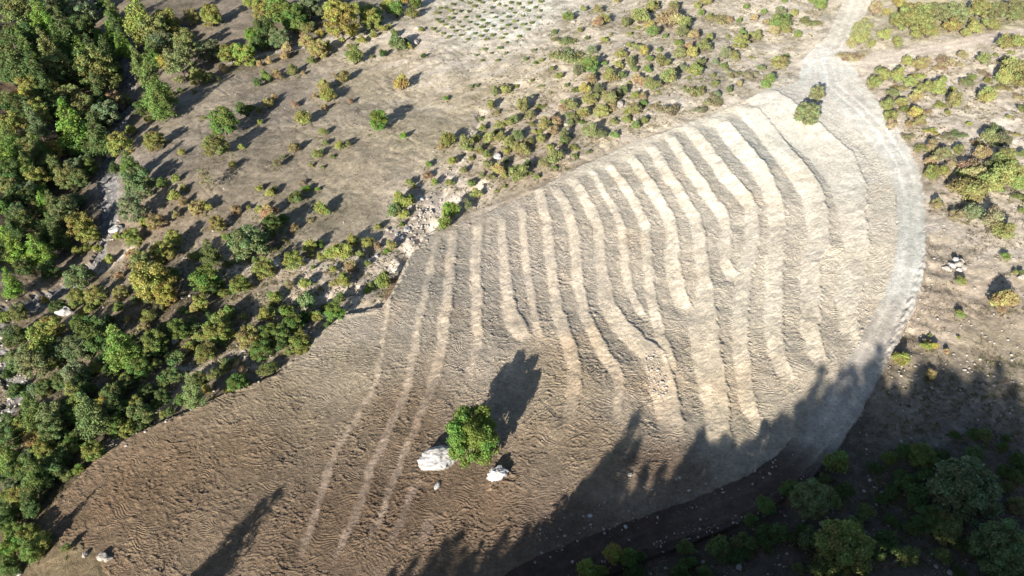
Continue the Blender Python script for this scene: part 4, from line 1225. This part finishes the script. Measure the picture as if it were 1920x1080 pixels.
# ------------------------------------------------------------------ trees on the ridge behind the drone, which shade the lower road
TIPS = [(1182, 790, 11), (1158, 826, 9), (1128, 862, 9), (1100, 900, 8), (1060, 935, 7), (1318, 815, 11), (1296, 850, 9), (1240, 880, 8), (1210, 905, 7), (1400, 806, 11), (1375, 830, 9), (1440, 792, 12), (1475, 772, 11), (1510, 742, 11), (1545, 712, 11), (1575, 692, 10), (1640, 650, 12), (1655, 668, 10), (1700, 705, 10), (1735, 694, 10), (1770, 690, 11), (1805, 704, 10), (1840, 700, 10), (1880, 690, 11), (1910, 706, 10), (1950, 700, 11),
        (862, 1008, 9), (830, 1030, 8), (780, 1062, 8), (965, 985, 8), (1000, 965, 7), (930, 1000, 7), (520, 922, 11), (495, 955, 9), (1260, 930, 8), (1450, 860, 9), (1560, 770, 9), (1600, 740, 9), (1700, 740, 9), (1800, 740, 9)]
sdn = np.array(sd)
TIPS += [(u + rnd.uniform(-26, 26), v + rnd.uniform(12, 40), h * .82) for u, v, h in TIPS if u > 700 for _ in range(2)]
TIPS += [(1168, 815, 12), (1150, 845, 12), (1140, 880, 10), (1110, 890, 11), (1090, 920, 10), (1075, 950, 9), (1040, 960, 9), (1305, 835, 11), (1280, 865, 10), (1265, 890, 9), (1195, 900, 9), (1215, 880, 9), (1240, 905, 8), (1165, 930, 8), (1020, 985, 8), (985, 1000, 8), (945, 1020, 8), (900, 1030, 8), (870, 1040, 8), (840, 1020, 9), (815, 1045, 8), (770, 1070, 8), (740, 1075, 8), (1060, 980, 8), (1110, 940, 8), (1330, 860, 9), (1345, 890, 8), (505, 940, 10), (480, 970, 9), (450, 1005, 8)]
for u, v, ht in TIPS:
    x, y, _ = px2w(u, v)
    x, y = x[0], y[0]
    z = float(M(x, y))
    best = None
    ts_ = np.arange(14, 190, 1.5)
    Q_ = np.array([x, y, z])[None, :] + sdn[None, :] * ts_[:, None]
    G_ = M(Q_[:, 0], Q_[:, 1])
    for q, g in zip(Q_, G_):
        h = q[2] - g
        dz = q[2] - CAM_H
        f = q[1] * _cp - dz * _sp
        f2 = q[1] * _cp - (g - CAM_H) * _sp
        vis = f > 1 and 540 - FPX * (q[1] * _sp + dz * _cp) / f < 1095
        vis = vis or (f2 > 1 and 540 - FPX * (q[1] * _sp + (g - CAM_H) * _cp) / f2 < 1095)
        if vis or h < 4:
            continue
        sc = abs(h - ht)
        if best is None or sc < best[0]:
            best = (sc, q[0], q[1], h)
    if best is None:
        continue
    _, bx, by, h = best
    kd = 'P' if rnd.random() < .85 or u < 1350 else 'T'
    w = h / (1.75 if 720 < u < 1400 else 2.0) if kd == 'P' else h / 1.15
    if u < 600 and v < 930:
        kd, w = 'P', h / 1.75
    vr = rnd.randrange(5)
    o = plant(bx, by, min(w, 7), rnd.choice(['g', 'o', 'd']), kd, hs=h / (min(w, 7) * LIB[KIND[kd][0]][vr][2]) * .98, var=vr)
    things.append([o, kd, 'g', 'on the ridge behind the road', u, v, w, bx, by])

# ------------------------------------------------------------------ labels
KWORD = {'T': 'broadleaf tree', 'P': 'conifer', 'S': 'shrub', 'L': 'low shrub', 'B': 'thin sparse tree'}
CAT = {'T': 'tree', 'P': 'pine tree', 'S': 'shrub', 'L': 'low shrub', 'B': 'tree', 'H': 'tree', 'Y': 'young plant'}
ONES = 'first second third fourth fifth sixth seventh eighth ninth tenth eleventh twelfth thirteenth fourteenth fifteenth sixteenth seventeenth eighteenth nineteenth'.split()
TENS = 'twenty thirty forty fifty sixty seventy eighty ninety'.split()


def ordinal(i):
    if i < 20:
        return ONES[i - 1]
    t, o_ = TENS[i // 10 - 2], i % 10
    return t[:-1] + 'ieth' if o_ == 0 else t + '-' + ONES[o_ - 1]


ANCH = {'crest': ((1525, 190), 'the crest trees'), 'meadow': ((710, 217), 'the meadow tree'), 'field': ((885, 815), 'the field tree'), 'pile': ((1793, 497), 'the stone pile')}
byk = {}
for t in things:
    o, k, code, zn, u, v, w = t[:7]
    o['category'] = CAT[k]
    if k == 'H':
        o['label'] = 'lone round bright green tree beside the big white boulder in the field'
        continue
    if k == 'Y':
        o['label'] = ('small dark green young plant in a row ' if code == 'd' else 'small olive young plant in a row ') + zn
        o['group'] = 'young plants set out in rows ' + zn
        continue
    a = code.split('/')
    cn = CNAME[a[0]]
    if len(a) > 1:
        c2 = CNAME[a[1]].split()[-1]
        if c2 not in cn and not ('green' in c2 and 'green' in cn) and len((cn + zn).replace('-', ' ').split()) < 8:
            cn += ' and ' + c2
    kw = KWORD[k]
    if k == 'S':
        o['category'] = {'autumn_shrub': 'autumn shrub', 'evergreen_bush': 'evergreen bush'}.get(shrub_name(code, 'shrub'), 'shrub')
        kw = 'bush' if code[0] in 'gbds' else 'shrub'
    if k in 'TPB':
        sz = 'tall' if w > 7 else ('young' if w < 3.4 else '')
    else:
        sz = 'tiny' if w < 1.6 else ('small' if w < 3.0 else ('large' if w > 5 else ''))
    byk.setdefault((' '.join((sz + ' ' + cn + ' ' + kw).split()), zn, k), []).append(t)
for (ds, zn, k), ts in byk.items():
    gname = {'T': 'broadleaf trees ', 'P': 'conifers ', 'S': 'shrubs ', 'L': 'low shrubs ', 'B': 'sparse trees '}[k] + zn
    um, vm = sum(t[4] for t in ts) / len(ts), sum(t[5] for t in ts) / len(ts)
    (au, av), aw = min(ANCH.values(), key=lambda q: (q[0][0] - um) ** 2 + (q[0][1] - vm) ** 2)
    ts.sort(key=lambda t: (t[4] - au) ** 2 + (t[5] - av) ** 2)
    for i, t in enumerate(ts):
        lb = ds + ' ' + zn
        if len(ts) > 1 and 'ridge' not in zn:
            lb += ', ' + ('' if i == 0 else ordinal(i + 1) + ' ') + 'nearest ' + aw
        t[0]['label'] = lb
        t[0]['group'] = gname
        if len(lb.split()) > 16:
            t[0]['label'] = lb.replace(' the field tree', ' the boulders').replace(' the crest trees', ' the crest')
